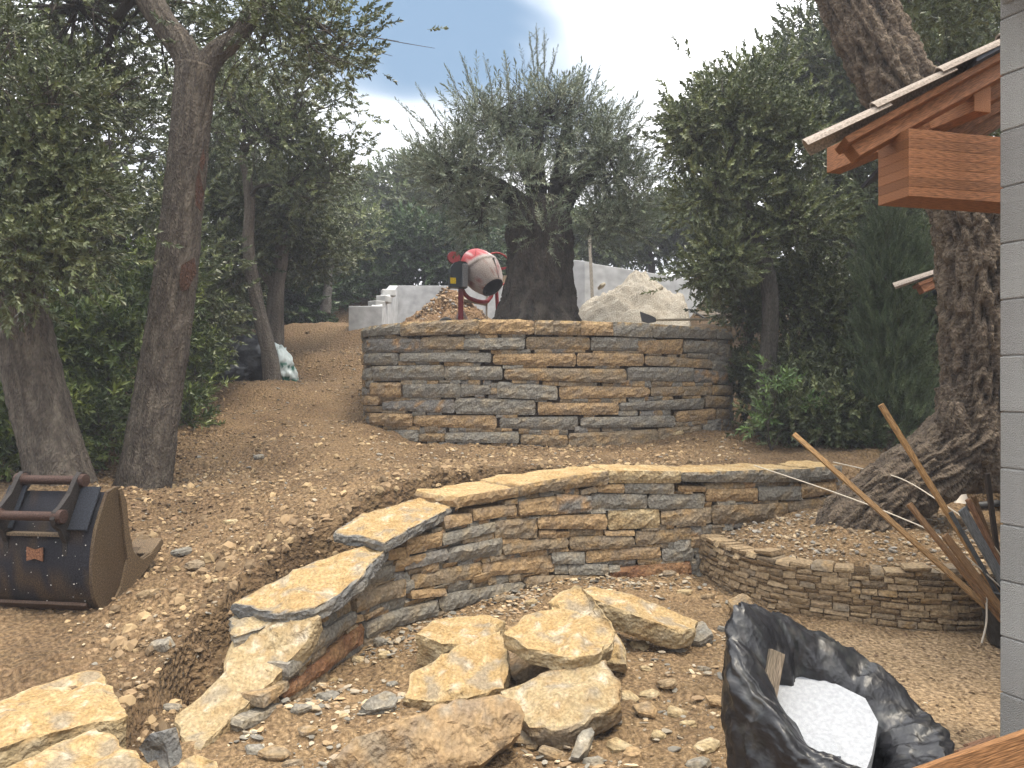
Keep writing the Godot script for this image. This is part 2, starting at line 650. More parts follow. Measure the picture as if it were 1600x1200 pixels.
# bare height, and what the soil is there: 0 hill earth, 1 yard earth, 2 sand by the house
func land(x: float, d: float) -> Vector2:
	var h := 0.0
	var kind := 0.0
	if x > -1.75 and x < 4.2 and d > 2.4 and d < 9.0 or d <= 2.4 and x > -1.6:
		var w := Vector2(-1.0, 0.0)
		if d > 2.4:
			w = near_curve(low_curve, Vector2(x, d))
			if x > 3.02:
				w.x = (d - (6.86 + (x - 3.02) * 0.5)) * 0.9
			elif d < 3.3 and x < -1.1:
				w.x = (-1.36 - x) - (3.22 - d) * 0.4
		var yard := smoothstep(1.0, 2.3, x) * (1.0 - smoothstep(4.6, 5.2, d))
		var low := 0.015 * sin(x * 2.0) + 0.02 * smoothstep(4.6, 6.0, d) * (1.0 - yard)
		kind = 1.0 + yard
		if x > 1.45 and d > 4.6:
			var q := near_curve(plant_curve, Vector2(x, d))
			if x > 3.7:
				q.x = d - 4.9
			if q.x > -0.05:
				var rise := clampf(q.x, 0.0, 1.6)
				low = lerpf(low, 0.33 + 0.11 * rise + 0.12 * exp(-Vector2(x - 2.75, d - 6.0).length_squared() * 3.0), smoothstep(0.02, 0.2, q.x))
				kind = lerpf(kind, 0.5, smoothstep(0.0, 0.2, q.x))
		if w.x > 0.0:
			var back := hill(x, d)
			var ct := cap_top(cat(low_curve, w.y).x)
			var ditch: float = (1.0 - smoothstep(0.1, 0.7, x)) * smoothstep(0.04, 0.3, ct)
			var edge := 0.62 + 0.07 * na.get_noise_2d(x * 3.0, d * 3.0)
			var floor_h := minf(back, ct - 0.06 - 0.3 * ditch)
			var full := lerpf(floor_h, back, smoothstep(edge, edge + 0.08, w.x))
			full = minf(full, lerpf(ct - 0.02, 9.0, smoothstep(0.3, 0.75, w.x)))
			h = lerpf(low, full, smoothstep(0.08, 0.3, w.x))
			kind = lerpf(kind, 0.0, smoothstep(0.08, 0.3, w.x))
		else:
			h = low
	else:
		h = hill(x, d)
		if d < 2.8:
			h = minf(h, 0.1)
	if d > 8.9 and d < 12.7 and x > -2.2 and x < 3.1:
		var r := near_curve(round_curve, Vector2(x, d))
		if r.x > 0.0:
			h = lerpf(h, 2.28 + 0.03 * (d - 9.0), smoothstep(0.1, 0.28, r.x) * (1.0 - smoothstep(12.0, 12.6, d)))
	return Vector2(h, kind)


func clods(x: float, d: float, kind: float) -> float:
	var calm := lerpf(1.0, 0.12, clampf(kind - 1.0, 0.0, 1.0))
	var near := 1.0 if d < 20.0 else 0.2
	return near * calm * (0.035 * na.get_noise_2d(x * 1.6, d * 1.6) + 0.035 * maxf(0.0, na.get_noise_2d(x * 5.0 + 9.0, d * 5.0)) + 0.02 * na.get_noise_2d(x * 14.0, d * 14.0))


func height(x: float, d: float) -> float:
	var l := land(x, d)
	return l.x + clods(x, d, l.y)


func axis(spans: Array) -> PackedFloat32Array:
	var out := PackedFloat32Array()
	for s in spans:
		var v: float = s[0]
		while v < s[1] - 1e-4:
			out.append(v)
			v += s[2]
	out.append(spans[-1][1])
	return out


func ground():
	var xs := axis([[-70.0, -20.0, 5.0], [-20.0, -8.0, 1.0], [-8.0, -4.5, 0.2], [-4.5, 4.4, 0.045], [4.4, 8.0, 0.2], [8.0, 20.0, 1.0], [20.0, 70.0, 5.0]])
	var ds := axis([[-12.0, 0.0, 1.5], [0.0, 2.4, 0.2], [2.4, 7.4, 0.04], [7.4, 10.2, 0.055], [10.2, 14.0, 0.1], [14.0, 22.0, 0.4], [22.0, 90.0, 4.0]])
	var b := Buf.new()
	var brown := Color(0.232, 0.165, 0.10)
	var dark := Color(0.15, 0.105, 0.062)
	var ochre := Color(0.315, 0.232, 0.138)
	var sand := Color(0.45, 0.345, 0.225)
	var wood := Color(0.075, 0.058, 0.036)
	for d in ds:
		for x in xs:
			var l := land(x, d)
			var n := na.get_noise_2d(x * 0.9, d * 0.9)
			var m := na.get_noise_2d(x * 4.0 + 5.0, d * 4.0)
			var c := brown.lerp(dark, clampf(0.25 + n * 0.7 + m * 0.5, 0.0, 1.0)).lerp(ochre, clampf(0.12 - n * 0.8 + m * 0.6, 0.0, 1.0) * 0.7)
			if l.y > 0.0:
				c = c.lerp(ochre.lerp(brown, clampf(0.4 + m, 0.0, 1.0)), minf(l.y, 1.0) * 0.8)
			if l.y > 1.0:
				c = c.lerp(sand.lerp(ochre, clampf(0.15 + m * 0.7, 0.0, 1.0)), l.y - 1.0)
			# darker brown earth in the face and floor of the trench
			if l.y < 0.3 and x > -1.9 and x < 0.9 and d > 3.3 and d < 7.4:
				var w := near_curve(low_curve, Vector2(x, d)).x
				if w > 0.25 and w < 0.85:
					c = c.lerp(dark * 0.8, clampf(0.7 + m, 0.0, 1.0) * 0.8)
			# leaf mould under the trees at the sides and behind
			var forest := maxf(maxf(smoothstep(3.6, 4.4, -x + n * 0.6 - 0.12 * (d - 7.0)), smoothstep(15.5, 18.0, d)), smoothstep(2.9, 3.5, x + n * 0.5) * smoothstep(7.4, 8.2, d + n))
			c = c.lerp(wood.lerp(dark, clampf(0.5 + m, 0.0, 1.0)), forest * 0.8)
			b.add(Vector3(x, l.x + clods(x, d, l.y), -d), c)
	var w := xs.size()
	for j in ds.size() - 1:
		for i in w - 1:
			var a := j * w + i
			b.quad(a, a + 1, a + w + 1, a + w)
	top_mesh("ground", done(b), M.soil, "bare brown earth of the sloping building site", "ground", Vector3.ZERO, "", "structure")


# ---------------------------------------------------------------- stone
const PAL := {
	"g": [Color(0.205, 0.188, 0.157), Color(0.27, 0.22, 0.15), Color(0.155, 0.149, 0.136)],
	"o": [Color(0.305, 0.205, 0.108), Color(0.215, 0.165, 0.115), Color(0.37, 0.26, 0.14)],
	"b": [Color(0.225, 0.172, 0.112), Color(0.315, 0.205, 0.095), Color(0.15, 0.135, 0.115)],
	"r": [Color(0.185, 0.092, 0.045), Color(0.27, 0.16, 0.08), Color(0.12, 0.068, 0.042)],
	"w": [Color(0.36, 0.275, 0.155), Color(0.30, 0.205, 0.10), Color(0.42, 0.355, 0.245)],
	"m": [Color(0.19, 0.178, 0.16), Color(0.36, 0.21, 0.085), Color(0.22, 0.18, 0.13)],
	"t": [Color(0.385, 0.27, 0.13), Color(0.31, 0.195, 0.08), Color(0.44, 0.35, 0.215)],
	"p": [Color(0.27, 0.195, 0.115), Color(0.34, 0.25, 0.145), Color(0.19, 0.14, 0.09)],
	"k": [Color(0.155, 0.152, 0.145), Color(0.23, 0.21, 0.175), Color(0.115, 0.114, 0.111)],
}


# mineral patches: a main tone, a second one in blotches, a third in specks
func tone(pal: Array, p: Vector3, off: float) -> Color:
	var n := na.get_noise_3d(p.x * 4.5 + off, p.y * 7.0, p.z * 4.5 - off)
	var m := na.get_noise_3d(p.x * 22.0 - off, p.y * 26.0, p.z * 22.0)
	var c: Color = pal[0]
	c = c.lerp(pal[1], smoothstep(0.06, 0.34, n + m * 0.25) * 0.75)
	var k := na.get_noise_3d(p.x * 60.0, p.y * 60.0 + off, p.z * 60.0)
	c = c.lerp(pal[2], smoothstep(0.05, 0.45, m * 0.6 + k * 0.5 - n * 0.3) * 0.55)
	return c * (1.0 + 0.12 * m + 0.14 * k)


# one dressed stone set in a wall that follows a curve; corner heights left/right, top/bottom
func wall_stone(owner_: Node3D, called: String, cv: Dictionary, s0: float, s1: float, tl: float, tr: float, br: float, bl: float, depth: float, proud: float, kind: String, cap := false, fine := 0.034) -> MeshInstance3D:
	var L := s1 - s0
	var H := ((tl - bl) + (tr - br)) * 0.5
	var nu := clampi(ceili(L / fine), 2, 22)
	var nv := clampi(ceili(H / fine), 2, 8)
	var nw := 9 if cap else 2
	var sh := shell(nu, nv, nw)
	var off := rng.randf() * 90.0
	var p := rng.randf_range(8.0, 30.0)
	var pal: Array = PAL[kind]
	var rough := clampf(minf(L, H) * 0.16, 0.006, 0.024)
	var lean := jit(0.012)
	var b := Buf.new()
	for q: Vector3 in sh[0]:
		var a := q.x * 2.0 - 1.0
		var e := q.y * 2.0 - 1.0
		if absf(a) < 0.99:
			a += jit(0.6 / nu)
		if absf(e) < 0.99:
			e += jit(0.6 / nv)
		var big := maxf(absf(a), absf(e))
		if big > 0.01:
			var k := big / pow(pow(absf(a), p) + pow(absf(e), p), 1.0 / p)
			a *= k
			e *= k
		var s := (s0 + s1) * 0.5 + a * L * 0.5
		var u := a * 0.5 + 0.5
		var h := lerpf(lerpf(bl, br, u), lerpf(tl, tr, u), e * 0.5 + 0.5)
		var front := q.z
		var out := 0.0
		var wob := Vector3(s * 9.0 + off, h * 9.0, q.z * depth * 9.0)
		if front > 0.99:
			var rim := clampf((big - 0.75) / 0.25, 0.0, 1.0)
			out = proud + lean * e - rim * rim * rough * 0.75
			out += rough * (0.65 * na.get_noise_3dv(wob * 1.3) - 1.1 * (0.8 + nc.get_noise_3d(s * 8.0 + off, h * 11.0, 0.0))) + jit(rough * 0.12)
		else:
			out = proud - (1.0 - front) * depth
			var w := na.get_noise_3dv(wob * 1.4)
			s += w * rough * 0.5 * signf(a)
			if cap and q.y > 0.99:
				h += 0.016 * na.get_noise_3d(s * 5.0 + off, out * 5.0, 0.0) + 0.006 * w
				if front < 0.01:
					out += 0.09 * na.get_noise_2d(s * 4.0, off)
			else:
				h += w * rough * 0.5 * signf(e)
		var c2 := cat(cv, s)
		var nn := cnormal(cv, s)
		var at := c2 + nn * out
		var pos := Vector3(at.x, h, -at.y)
		var pp := pal
		if cap and q.y > 0.99 and (front < 0.97 or na.get_noise_3d(s * 12.0, off, 1.0) > 0.1):
			pp = PAL["t"]
		b.add(pos, tone(pp, pos, off))
	add_quads(b, sh[1], 0)
	return part(owner_, called, b, M.stone, true, true)


# stones traced in photo pixels, laid on the wall's surface; then small stones wedged in the gaps left over
func lay(owner_: Node3D, cv: Dictionary, rows: Array, zoom: Dictionary, top_of: Callable, bottom_of: Callable, depth: float, chinks: int, s_from: float, s_to: float):
	var cell := 0.016
	var ns := ceili(cv.len / cell)
	var h_lo := -0.1
	var nh := 170
	var taken := PackedByteArray()
	taken.resize(ns * nh)
	for r in rows:
		var z: Array = zoom[r[0]]
		var x0: float = z[0] + r[1] / z[2]
		var x1: float = z[0] + r[2] / z[2]
		var ys := []
		for k in range(3, 7):
			ys.append(z[1] + r[k] / z[2])
		var s0 := ray_s(cv, x0)
		var s1 := ray_s(cv, x1)
		if s1 - s0 < 0.02:
			continue
		var d0 := cat(cv, s0).y
		var d1 := cat(cv, s1).y
		var tl: float = EYE - (ys[0] - 600.0) / F * d0
		var tr: float = EYE - (ys[1] - 600.0) / F * d1
		var br: float = EYE - (ys[2] - 600.0) / F * d1
		var bl: float = EYE - (ys[3] - 600.0) / F * d0
		var cap: bool = r.size() > 8
		wall_stone(owner_, "capstone" if cap else "stone", cv, s0 - 0.001, s1 + 0.001, tl + 0.002, tr + 0.002, br - 0.002, bl - 0.002, r[8] if cap else depth, rng.randf_range(0.0, 0.022) + (0.02 if cap else 0.0), r[7], cap, 0.042)
		for i in range(maxi(0, int(s0 / cell)), mini(ns, int(s1 / cell) + 1)):
			var u := clampf((i * cell - s0) / (s1 - s0), 0.0, 1.0)
			var lo := lerpf(bl, br, u) + 0.004
			var hi := lerpf(tl, tr, u) - 0.004
			for j in range(maxi(0, int((lo - h_lo) / cell)), mini(nh, int((hi - h_lo) / cell) + 1)):
				taken[i * nh + j] = 1
	var spots := []
	for j in nh:
		var i := int(s_from / cell)
		while i < mini(ns, int(s_to / cell)):
			var s := i * cell
			var lo_h: float = (bottom_of as Callable).call(s)
			var hi_h: float = (top_of as Callable).call(s)
			var h := h_lo + j * cell
			if taken[i * nh + j] or h < lo_h - 0.02 or h > hi_h - 0.02:
				i += 1
				continue
			var longest := rng.randi_range(4, 12)
			var e := i
			while e < ns and e - i < longest and not taken[e * nh + j]:
				e += 1
			var tall := 1
			while tall < 6 and j + tall < nh and h + tall * cell < hi_h:
				var free := 0
				for k in range(i, e):
					free += 1 - taken[k * nh + j + tall]
				if free < (e - i) * 0.55:
					break
				tall += 1
			if tall > 3 and e - i < tall:
				tall = maxi(2, e - i)
			for k in range(i, e):
				for m in tall:
					if j + m < nh:
						taken[k * nh + j + m] = 1
			spots.append([(e - i) * tall, s, e * cell, h, h + tall * cell])
			i = e
	spots.sort_custom(func(a, c): return a[0] > c[0])
	for k in mini(chinks, spots.size()):
		var q: Array = spots[k]
		var mid: float = (q[3] + q[4]) * 0.5
		var half := maxf(0.011, (q[4] - q[3]) * 0.5 + 0.003)
		var kind: String = ["g", "b", "o", "g", "b", "m"][rng.randi() % 6]
		wall_stone(owner_, "chink_stone", cv, q[1] - 0.012, maxf(q[2], q[1] + 0.03) + 0.006, mid + half + jit(0.006), mid + half + jit(0.006), mid - half, mid - half, 0.09, rng.randf_range(-0.025, 0.0), kind, false, 0.028)
	# earth and rubble packed behind the face
	var b := Buf.new()
	var n := ceili((s_to - s_from) / 0.06)
	for k in n + 1:
		var s := lerpf(s_from, s_to, float(k) / n)
		var lo_h: float = (bottom_of as Callable).call(s) - 0.25
		var hi_h: float = maxf(lo_h + 0.02, (top_of as Callable).call(s) - 0.07)
		for e in [[-0.075, lo_h], [-0.075, hi_h], [-0.27, hi_h], [-0.27, lo_h]]:
			var at: Vector2 = cat(cv, s) + cnormal(cv, s) * (e[0] + jit(0.008))
			b.add(Vector3(at.x, e[1], -at.y), Color(0.17, 0.128, 0.085))
	for k in n:
		for e in 4:
			var a := k * 4 + e
			var c := k * 4 + (e + 1) % 4
			b.quad(a, a + 4, c + 4, c)
	b.quad(0, 1, 2, 3)
	b.quad(n * 4 + 3, n * 4 + 2, n * 4 + 1, n * 4)
	part(owner_, "earth_core", b, M.core)


func round_wall():
	var t := thing("round_stone_wall", "tall rounded dry stone wall of grey and ochre blocks under the olive tree", "wall", Vector3(0.3, 0.8, -9.0))
	var zoom := {1: [540.0, 380.0, 3.528], 2: [840.0, 380.0, 3.529]}
	var R := [
		[1, 92, 303, 486, 440, 500, 528, "g", 0.36], [1, 303, 735, 440, 420, 498, 512, "b", 0.38], [1, 735, 1042, 420, 425, 503, 498, "o", 0.36], [1, 1042, 1145, 425, 428, 505, 503, "b", 0.36],
		[2, 85, 240, 428, 432, 505, 505, "b", 0.36], [2, 240, 415, 432, 436, 510, 506, "o", 0.36], [2, 415, 632, 436, 446, 520, 511, "g", 0.36], [2, 632, 980, 448, 474, 526, 520, "g", 0.36], [2, 980, 1066, 474, 495, 530, 526, "g", 0.36],
		[1, 105, 410, 532, 528, 600, 606, "m"], [1, 412, 655, 520, 516, 584, 582, "b"], [1, 652, 988, 526, 520, 584, 586, "g"], [2, -63, 290, 516, 520, 588, 588, "b"], [2, 295, 566, 520, 522, 592, 590, "g"], [2, 552, 802, 540, 530, 612, 606, "o"], [2, 808, 1000, 536, 546, 606, 600, "g"], [2, 826, 936, 608, 610, 636, 628, "g"], [2, 1002, 1062, 548, 560, 640, 612, "g"],
		[1, 96, 285, 612, 606, 670, 672, "g"], [1, 297, 802, 606, 604, 656, 650, "g"], [1, 812, 1271, 612, 608, 680, 668, "o"], [2, 218, 588, 606, 610, 676, 676, "o"], [2, 592, 962, 622, 642, 690, 672, "b"], [2, 966, 1064, 642, 664, 716, 700, "g"],
		[1, 140, 540, 680, 672, 752, 760, "g"], [1, 545, 864, 680, 680, 752, 752, "g"], [1, 875, 1548, 690, 694, 770, 750, "b"], [2, 497, 862, 686, 686, 762, 756, "g"], [2, 864, 1066, 692, 718, 780, 766, "m"], [1, 92, 138, 690, 686, 756, 752, "g"],
		[1, 130, 302, 770, 768, 850, 846, "o"], [1, 315, 632, 780, 774, 850, 850, "g"], [1, 632, 798, 776, 786, 830, 848, "g"], [1, 835, 1168, 762, 790, 864, 850, "g"], [2, 120, 620, 784, 796, 846, 860, "o"], [2, 625, 962, 796, 786, 836, 842, "b"], [2, 964, 1074, 782, 788, 836, 836, "b"],
		[1, 80, 186, 840, 842, 893, 890, "o"], [1, 200, 600, 872, 862, 936, 916, "m"], [1, 602, 1046, 852, 866, 946, 940, "g"], [1, 1060, 1140, 876, 876, 936, 932, "o"], [2, 5, 450, 882, 880, 944, 946, "o"], [2, 452, 916, 882, 854, 912, 922, "g"], [2, 928, 1062, 840, 850, 906, 904, "b"],
		[1, 130, 366, 936, 942, 1008, 1000, "o"], [1, 372, 832, 950, 950, 1026, 1006, "o"], [1, 850, 1282, 962, 956, 1030, 1020, "g"], [2, 238, 760, 962, 950, 1012, 1016, "g"], [2, 764, 986, 930, 910, 972, 986, "o"], [2, 446, 552, 926, 924, 948, 950, "g"], [2, 990, 1060, 912, 915, 965, 968, "b"],
		[1, 185, 400, 1032, 1030, 1092, 1086, "g"], [1, 402, 545, 1052, 1050, 1092, 1092, "b"], [1, 548, 956, 1046, 1040, 1102, 1096, "g"], [1, 965, 1224, 1056, 1060, 1122, 1106, "b"], [2, 172, 662, 1050, 1026, 1132, 1126, "b"], [2, 668, 912, 1020, 1002, 1092, 1108, "b"], [2, 915, 988, 1002, 986, 1052, 1062, "g"],
		[1, 100, 200, 895, 900, 930, 928, "b"], [1, 105, 180, 1000, 1005, 1050, 1045, "b"],
	]
	var cv := round_curve
	var top := func(s: float) -> float:
		var q := cat(cv, s)
		return 2.31 - 0.05 * maxf(0.0, q.y - 9.2)
	var bottom := func(s: float) -> float:
		var q := cat(cv, s) + cnormal(cv, s) * 0.25
		return height(q.x, q.y)
	var s0 := ray_s(cv, 568.0)
	var s1 := ray_s(cv, 1141.0)
	lay(t, cv, R, zoom, top, bottom, 0.19, 190, s0 - 0.05, s1 + 0.05)
	# the returns at both ends run back into the slope, seen only edge on
	for e in [[0.5, s0 - 0.06], [s1 + 0.06, cv.len - 0.5]]:
		courses(t, cv, e[0], e[1], bottom, top, 0.15, 0.42, 0.18, ["g", "b", "o", "g"])


# plain coursed walling
func courses(t: Node3D, cv: Dictionary, s0: float, s1: float, bottom: Callable, top: Callable, hh: float, ll: float, depth: float, kinds: Array, fine := 0.05, recess := 0.012, ragged := 0.0):
	var h := -1.0
	var lo: float = (bottom as Callable).call((s0 + s1) * 0.5)
	for k in 5:
		lo = minf(lo, (bottom as Callable).call(lerpf(s0, s1, k / 4.0)))
	h = lo - 0.04
	while true:
		var ch := hh * rng.randf_range(0.75, 1.3)
		var s := s0 - rng.randf() * ll * 0.4
		var any := false
		while s < s1 - 0.02:
			var l := ll * rng.randf_range(0.5, 1.45)
			var a := maxf(s, s0)
			var e := minf(s + l, s1)
			var mid := (a + e) * 0.5
			var bt: float = (bottom as Callable).call(mid)
			var tp: float = (top as Callable).call(mid) + jit(ragged)
			if e - a > 0.03 and h + ch > bt - 0.03 and h + ch * 0.5 < tp:
				any = true
				var y0 := h + jit(hh * 0.2)
				wall_stone(t, "stone", cv, a + 0.003, e - 0.003, h + ch - 0.003 + jit(hh * 0.28), h + ch - 0.003 + jit(hh * 0.28), y0 + 0.003, h + 0.003, depth, rng.randf_range(-recess, recess), kinds[rng.randi() % kinds.size()], false, fine)
			s += l
		h += ch
		if h > 3.0 or not any and h > lo + 0.5:
			break


func low_wall():
	var t := thing("low_stone_wall", "low curving dry stone retaining wall with pale ochre capstones", "wall", Vector3(0.2, 0.0, -5.8))
	var zoom := {3: [260.0, 720.0, 2.6075], 4: [640.0, 700.0, 3.478], 5: [1060.0, 680.0, 2.963]}
	var R := [
		[4, 585, 1078, 205, 125, 195, 262, "b", 0.5], [4, 1076, 1478, 124, 126, 190, 192, "w", 0.46], [5, 10, 357, 170, 160, 216, 212, "g", 0.5], [5, 357, 602, 160, 155, 215, 216, "g", 0.48], [5, 602, 768, 152, 138, 192, 212, "g", 0.42],
		[4, 250, 602, 268, 212, 262, 326, "o", 0.46],
		[4, 1020, 1170, 202, 198, 245, 240, "o"], [4, 1170, 1440, 196, 195, 250, 246, "g"], [5, 0, 126, 236, 238, 262, 262, "o"], [4, 930, 1018, 232, 205, 240, 252, "b"],
		[4, 594, 806, 290, 262, 358, 366, "o"], [4, 796, 990, 250, 262, 345, 358, "m"], [4, 986, 1296, 250, 256, 330, 332, "g"], [4, 1298, 1610, 256, 248, 326, 330, "g"],
		[4, 350, 584, 335, 306, 364, 396, "o"], [4, 190, 340, 374, 356, 404, 440, "o"], [4, 466, 692, 398, 380, 490, 492, "b"], [4, 696, 1072, 378, 360, 440, 440, "o"], [4, 1082, 1362, 340, 336, 434, 446, "w"], [4, 1368, 1612, 346, 336, 424, 416, "b"],
		[4, 175, 466, 470, 402, 450, 530, "g"], [4, -20, 176, 492, 458, 530, 580, "o"], [4, 214, 506, 548, 486, 580, 626, "g"], [4, 506, 866, 520, 490, 536, 582, "b"], [4, 870, 1222, 486, 480, 542, 554, "b"], [4, 1230, 1530, 456, 442, 500, 530, "b"], [4, 706, 798, 450, 450, 488, 488, "o"], [4, 800, 868, 456, 456, 488, 488, "o"], [4, 1062, 1226, 456, 450, 476, 474, "o"],
		[4, -30, 212, 600, 546, 602, 668, "m"], [4, 405, 790, 626, 586, 672, 702, "o"], [4, 776, 954, 570, 568, 628, 628, "g"], [4, 960, 1366, 566, 540, 596, 626, "o"], [4, 1374, 1546, 552, 546, 610, 612, "g"],
		[4, 20, 402, 694, 622, 702, 766, "b"], [4, 345, 434, 700, 672, 716, 736, "o"], [4, 790, 860, 632, 630, 682, 684, "g"], [4, 862, 1082, 634, 634, 686, 686, "g"], [4, 1086, 1532, 660, 616, 722, 752, "r"], [4, 1082, 1142, 640, 640, 668, 672, "g"],
		[4, 5, 196, 776, 766, 800, 818, "o"], [4, 165, 628, 806, 726, 786, 892, "g"], [4, 634, 1048, 702, 694, 800, 812, "b"],
		[5, 130, 370, 250, 246, 306, 306, "o"], [5, 372, 576, 240, 238, 300, 300, "g"], [5, 570, 734, 226, 216, 266, 290, "o"], [5, -10, 156, 346, 336, 402, 426, "b"], [5, 160, 514, 326, 312, 396, 412, "b"], [5, 516, 710, 310, 286, 352, 366, "b"], [5, 590, 740, 362, 350, 395, 400, "b"], [5, -20, 62, 430, 430, 480, 482, "b"], [5, -20, 62, 486, 484, 550, 556, "g"],
		[3, 822, 932, 448, 426, 482, 506, "g"], [3, 905, 992, 366, 350, 396, 406, "o"], [3, 932, 1060, 410, 376, 428, 456, "o"], [3, 990, 1060, 326, 300, 366, 380, "o"], [3, 772, 975, 562, 482, 546, 620, "b"], [3, 976, 1012, 490, 486, 536, 542, "g"], [3, 810, 880, 632, 596, 612, 650, "o"],
		[3, 582, 770, 722, 612, 662, 790, "g"], [3, 490, 586, 832, 756, 800, 884, "g"], [3, 815, 1110, 660, 566, 628, 726, "g"], [3, 480, 808, 936, 656, 740, 976, "r"], [3, 386, 496, 962, 896, 922, 1006, "b"], [3, 300, 470, 1062, 986, 1028, 1096, "g"], [3, 752, 806, 640, 626, 650, 666, "o"],
		[3, 690, 760, 560, 500, 560, 620, "g"], [3, 760, 830, 505, 455, 500, 555, "g"],
	]
	var cv := low_curve
	var top := func(s: float) -> float: return cap_top(cat(cv, s).x) - 0.1
	var bottom := func(s: float) -> float:
		var q := cat(cv, s) + cnormal(cv, s) * 0.2
		return height(q.x, q.y)
	lay(t, cv, R, zoom, top, bottom, 0.17, 190, 0.25, cv.len)
	# the big capstones where the wall steps down to the yard
	var z3 := func(x: float, y: float, h: float) -> Vector3: return pxh(260.0 + x / 2.6075, 720.0 + y / 2.6075, h)
	var caps := [
		[[[688, 285, 0.66], [800, 218, 0.7], [960, 172, 0.74], [1110, 128, 0.77], [1178, 150, 0.76], [1150, 190, 0.73], [1030, 250, 0.69], [890, 325, 0.64], [800, 305, 0.645]], 0.085, "t", "k"],
		[[[283, 572, 0.41], [420, 500, 0.47], [560, 430, 0.52], [740, 366, 0.57], [875, 322, 0.6], [890, 348, 0.595], [800, 448, 0.53], [690, 545, 0.46], [600, 590, 0.44], [440, 612, 0.41]], 0.1, "t", "k"],
		[[[266, 642, 0.33], [300, 615, 0.345], [400, 602, 0.36], [452, 620, 0.36], [420, 655, 0.34], [275, 712, 0.31]], 0.1, "w", "g"],
		[[[605, 594, 0.41], [615, 640, 0.385], [562, 742, 0.28], [450, 850, 0.18], [300, 1000, 0.085], [140, 1172, 0.015], [85, 1130, 0.03], [48, 1050, 0.06], [62, 1018, 0.075], [170, 935, 0.13], [230, 860, 0.18], [255, 780, 0.23], [275, 718, 0.29], [440, 640, 0.36], [540, 600, 0.4]], 0.11, "w", "w"],
	]
	for c in caps:
		var poly := []
		for p in c[0]:
			poly.append((z3 as Callable).call(p[0], p[1], p[2]))
		var b := Buf.new()
		slab_shape(b, poly, c[1], c[2], c[3])
		part(t, "capstone", b, M.slab, true, true)


func planter_wall():
	var t := thing("planter_wall", "low curved wall of thin brown stones round the cork oak bed", "wall", Vector3(2.3, 0.0, -5.0))
	var cv := plant_curve
	var top := func(s: float) -> float: return 0.37 + 0.012 * sin(s * 7.0)
	var bottom := func(s: float) -> float: return 0.0
	courses(t, cv, 0.05, cv.len - 0.1, bottom, top, 0.038, 0.125, 0.16, ["p", "p", "p", "b", "p"], 0.03, 0.01, 0.02)
	var b := Buf.new()
	var n := 50
	for k in n + 1:
		var s: float = lerpf(0.02, cv.len - 0.05, float(k) / n)
		for e in [[-0.014, -0.2], [-0.014, 0.345], [-0.2, 0.345], [-0.2, -0.2]]:
			var at: Vector2 = cat(cv, s) + cnormal(cv, s) * (e[0] + jit(0.005))
			b.add(Vector3(at.x, e[1], -at.y), Color(0.23, 0.165, 0.1))
	for k in n:
		for e in 4:
			var a := k * 4 + e
			var c := k * 4 + (e + 1) % 4
			b.quad(a, a + 4, c + 4, c)
	b.quad(0, 1, 2, 3)
	b.quad(n * 4 + 3, n * 4 + 2, n * 4 + 1, n * 4)
	part(t, "mortar_core", b, M.core)


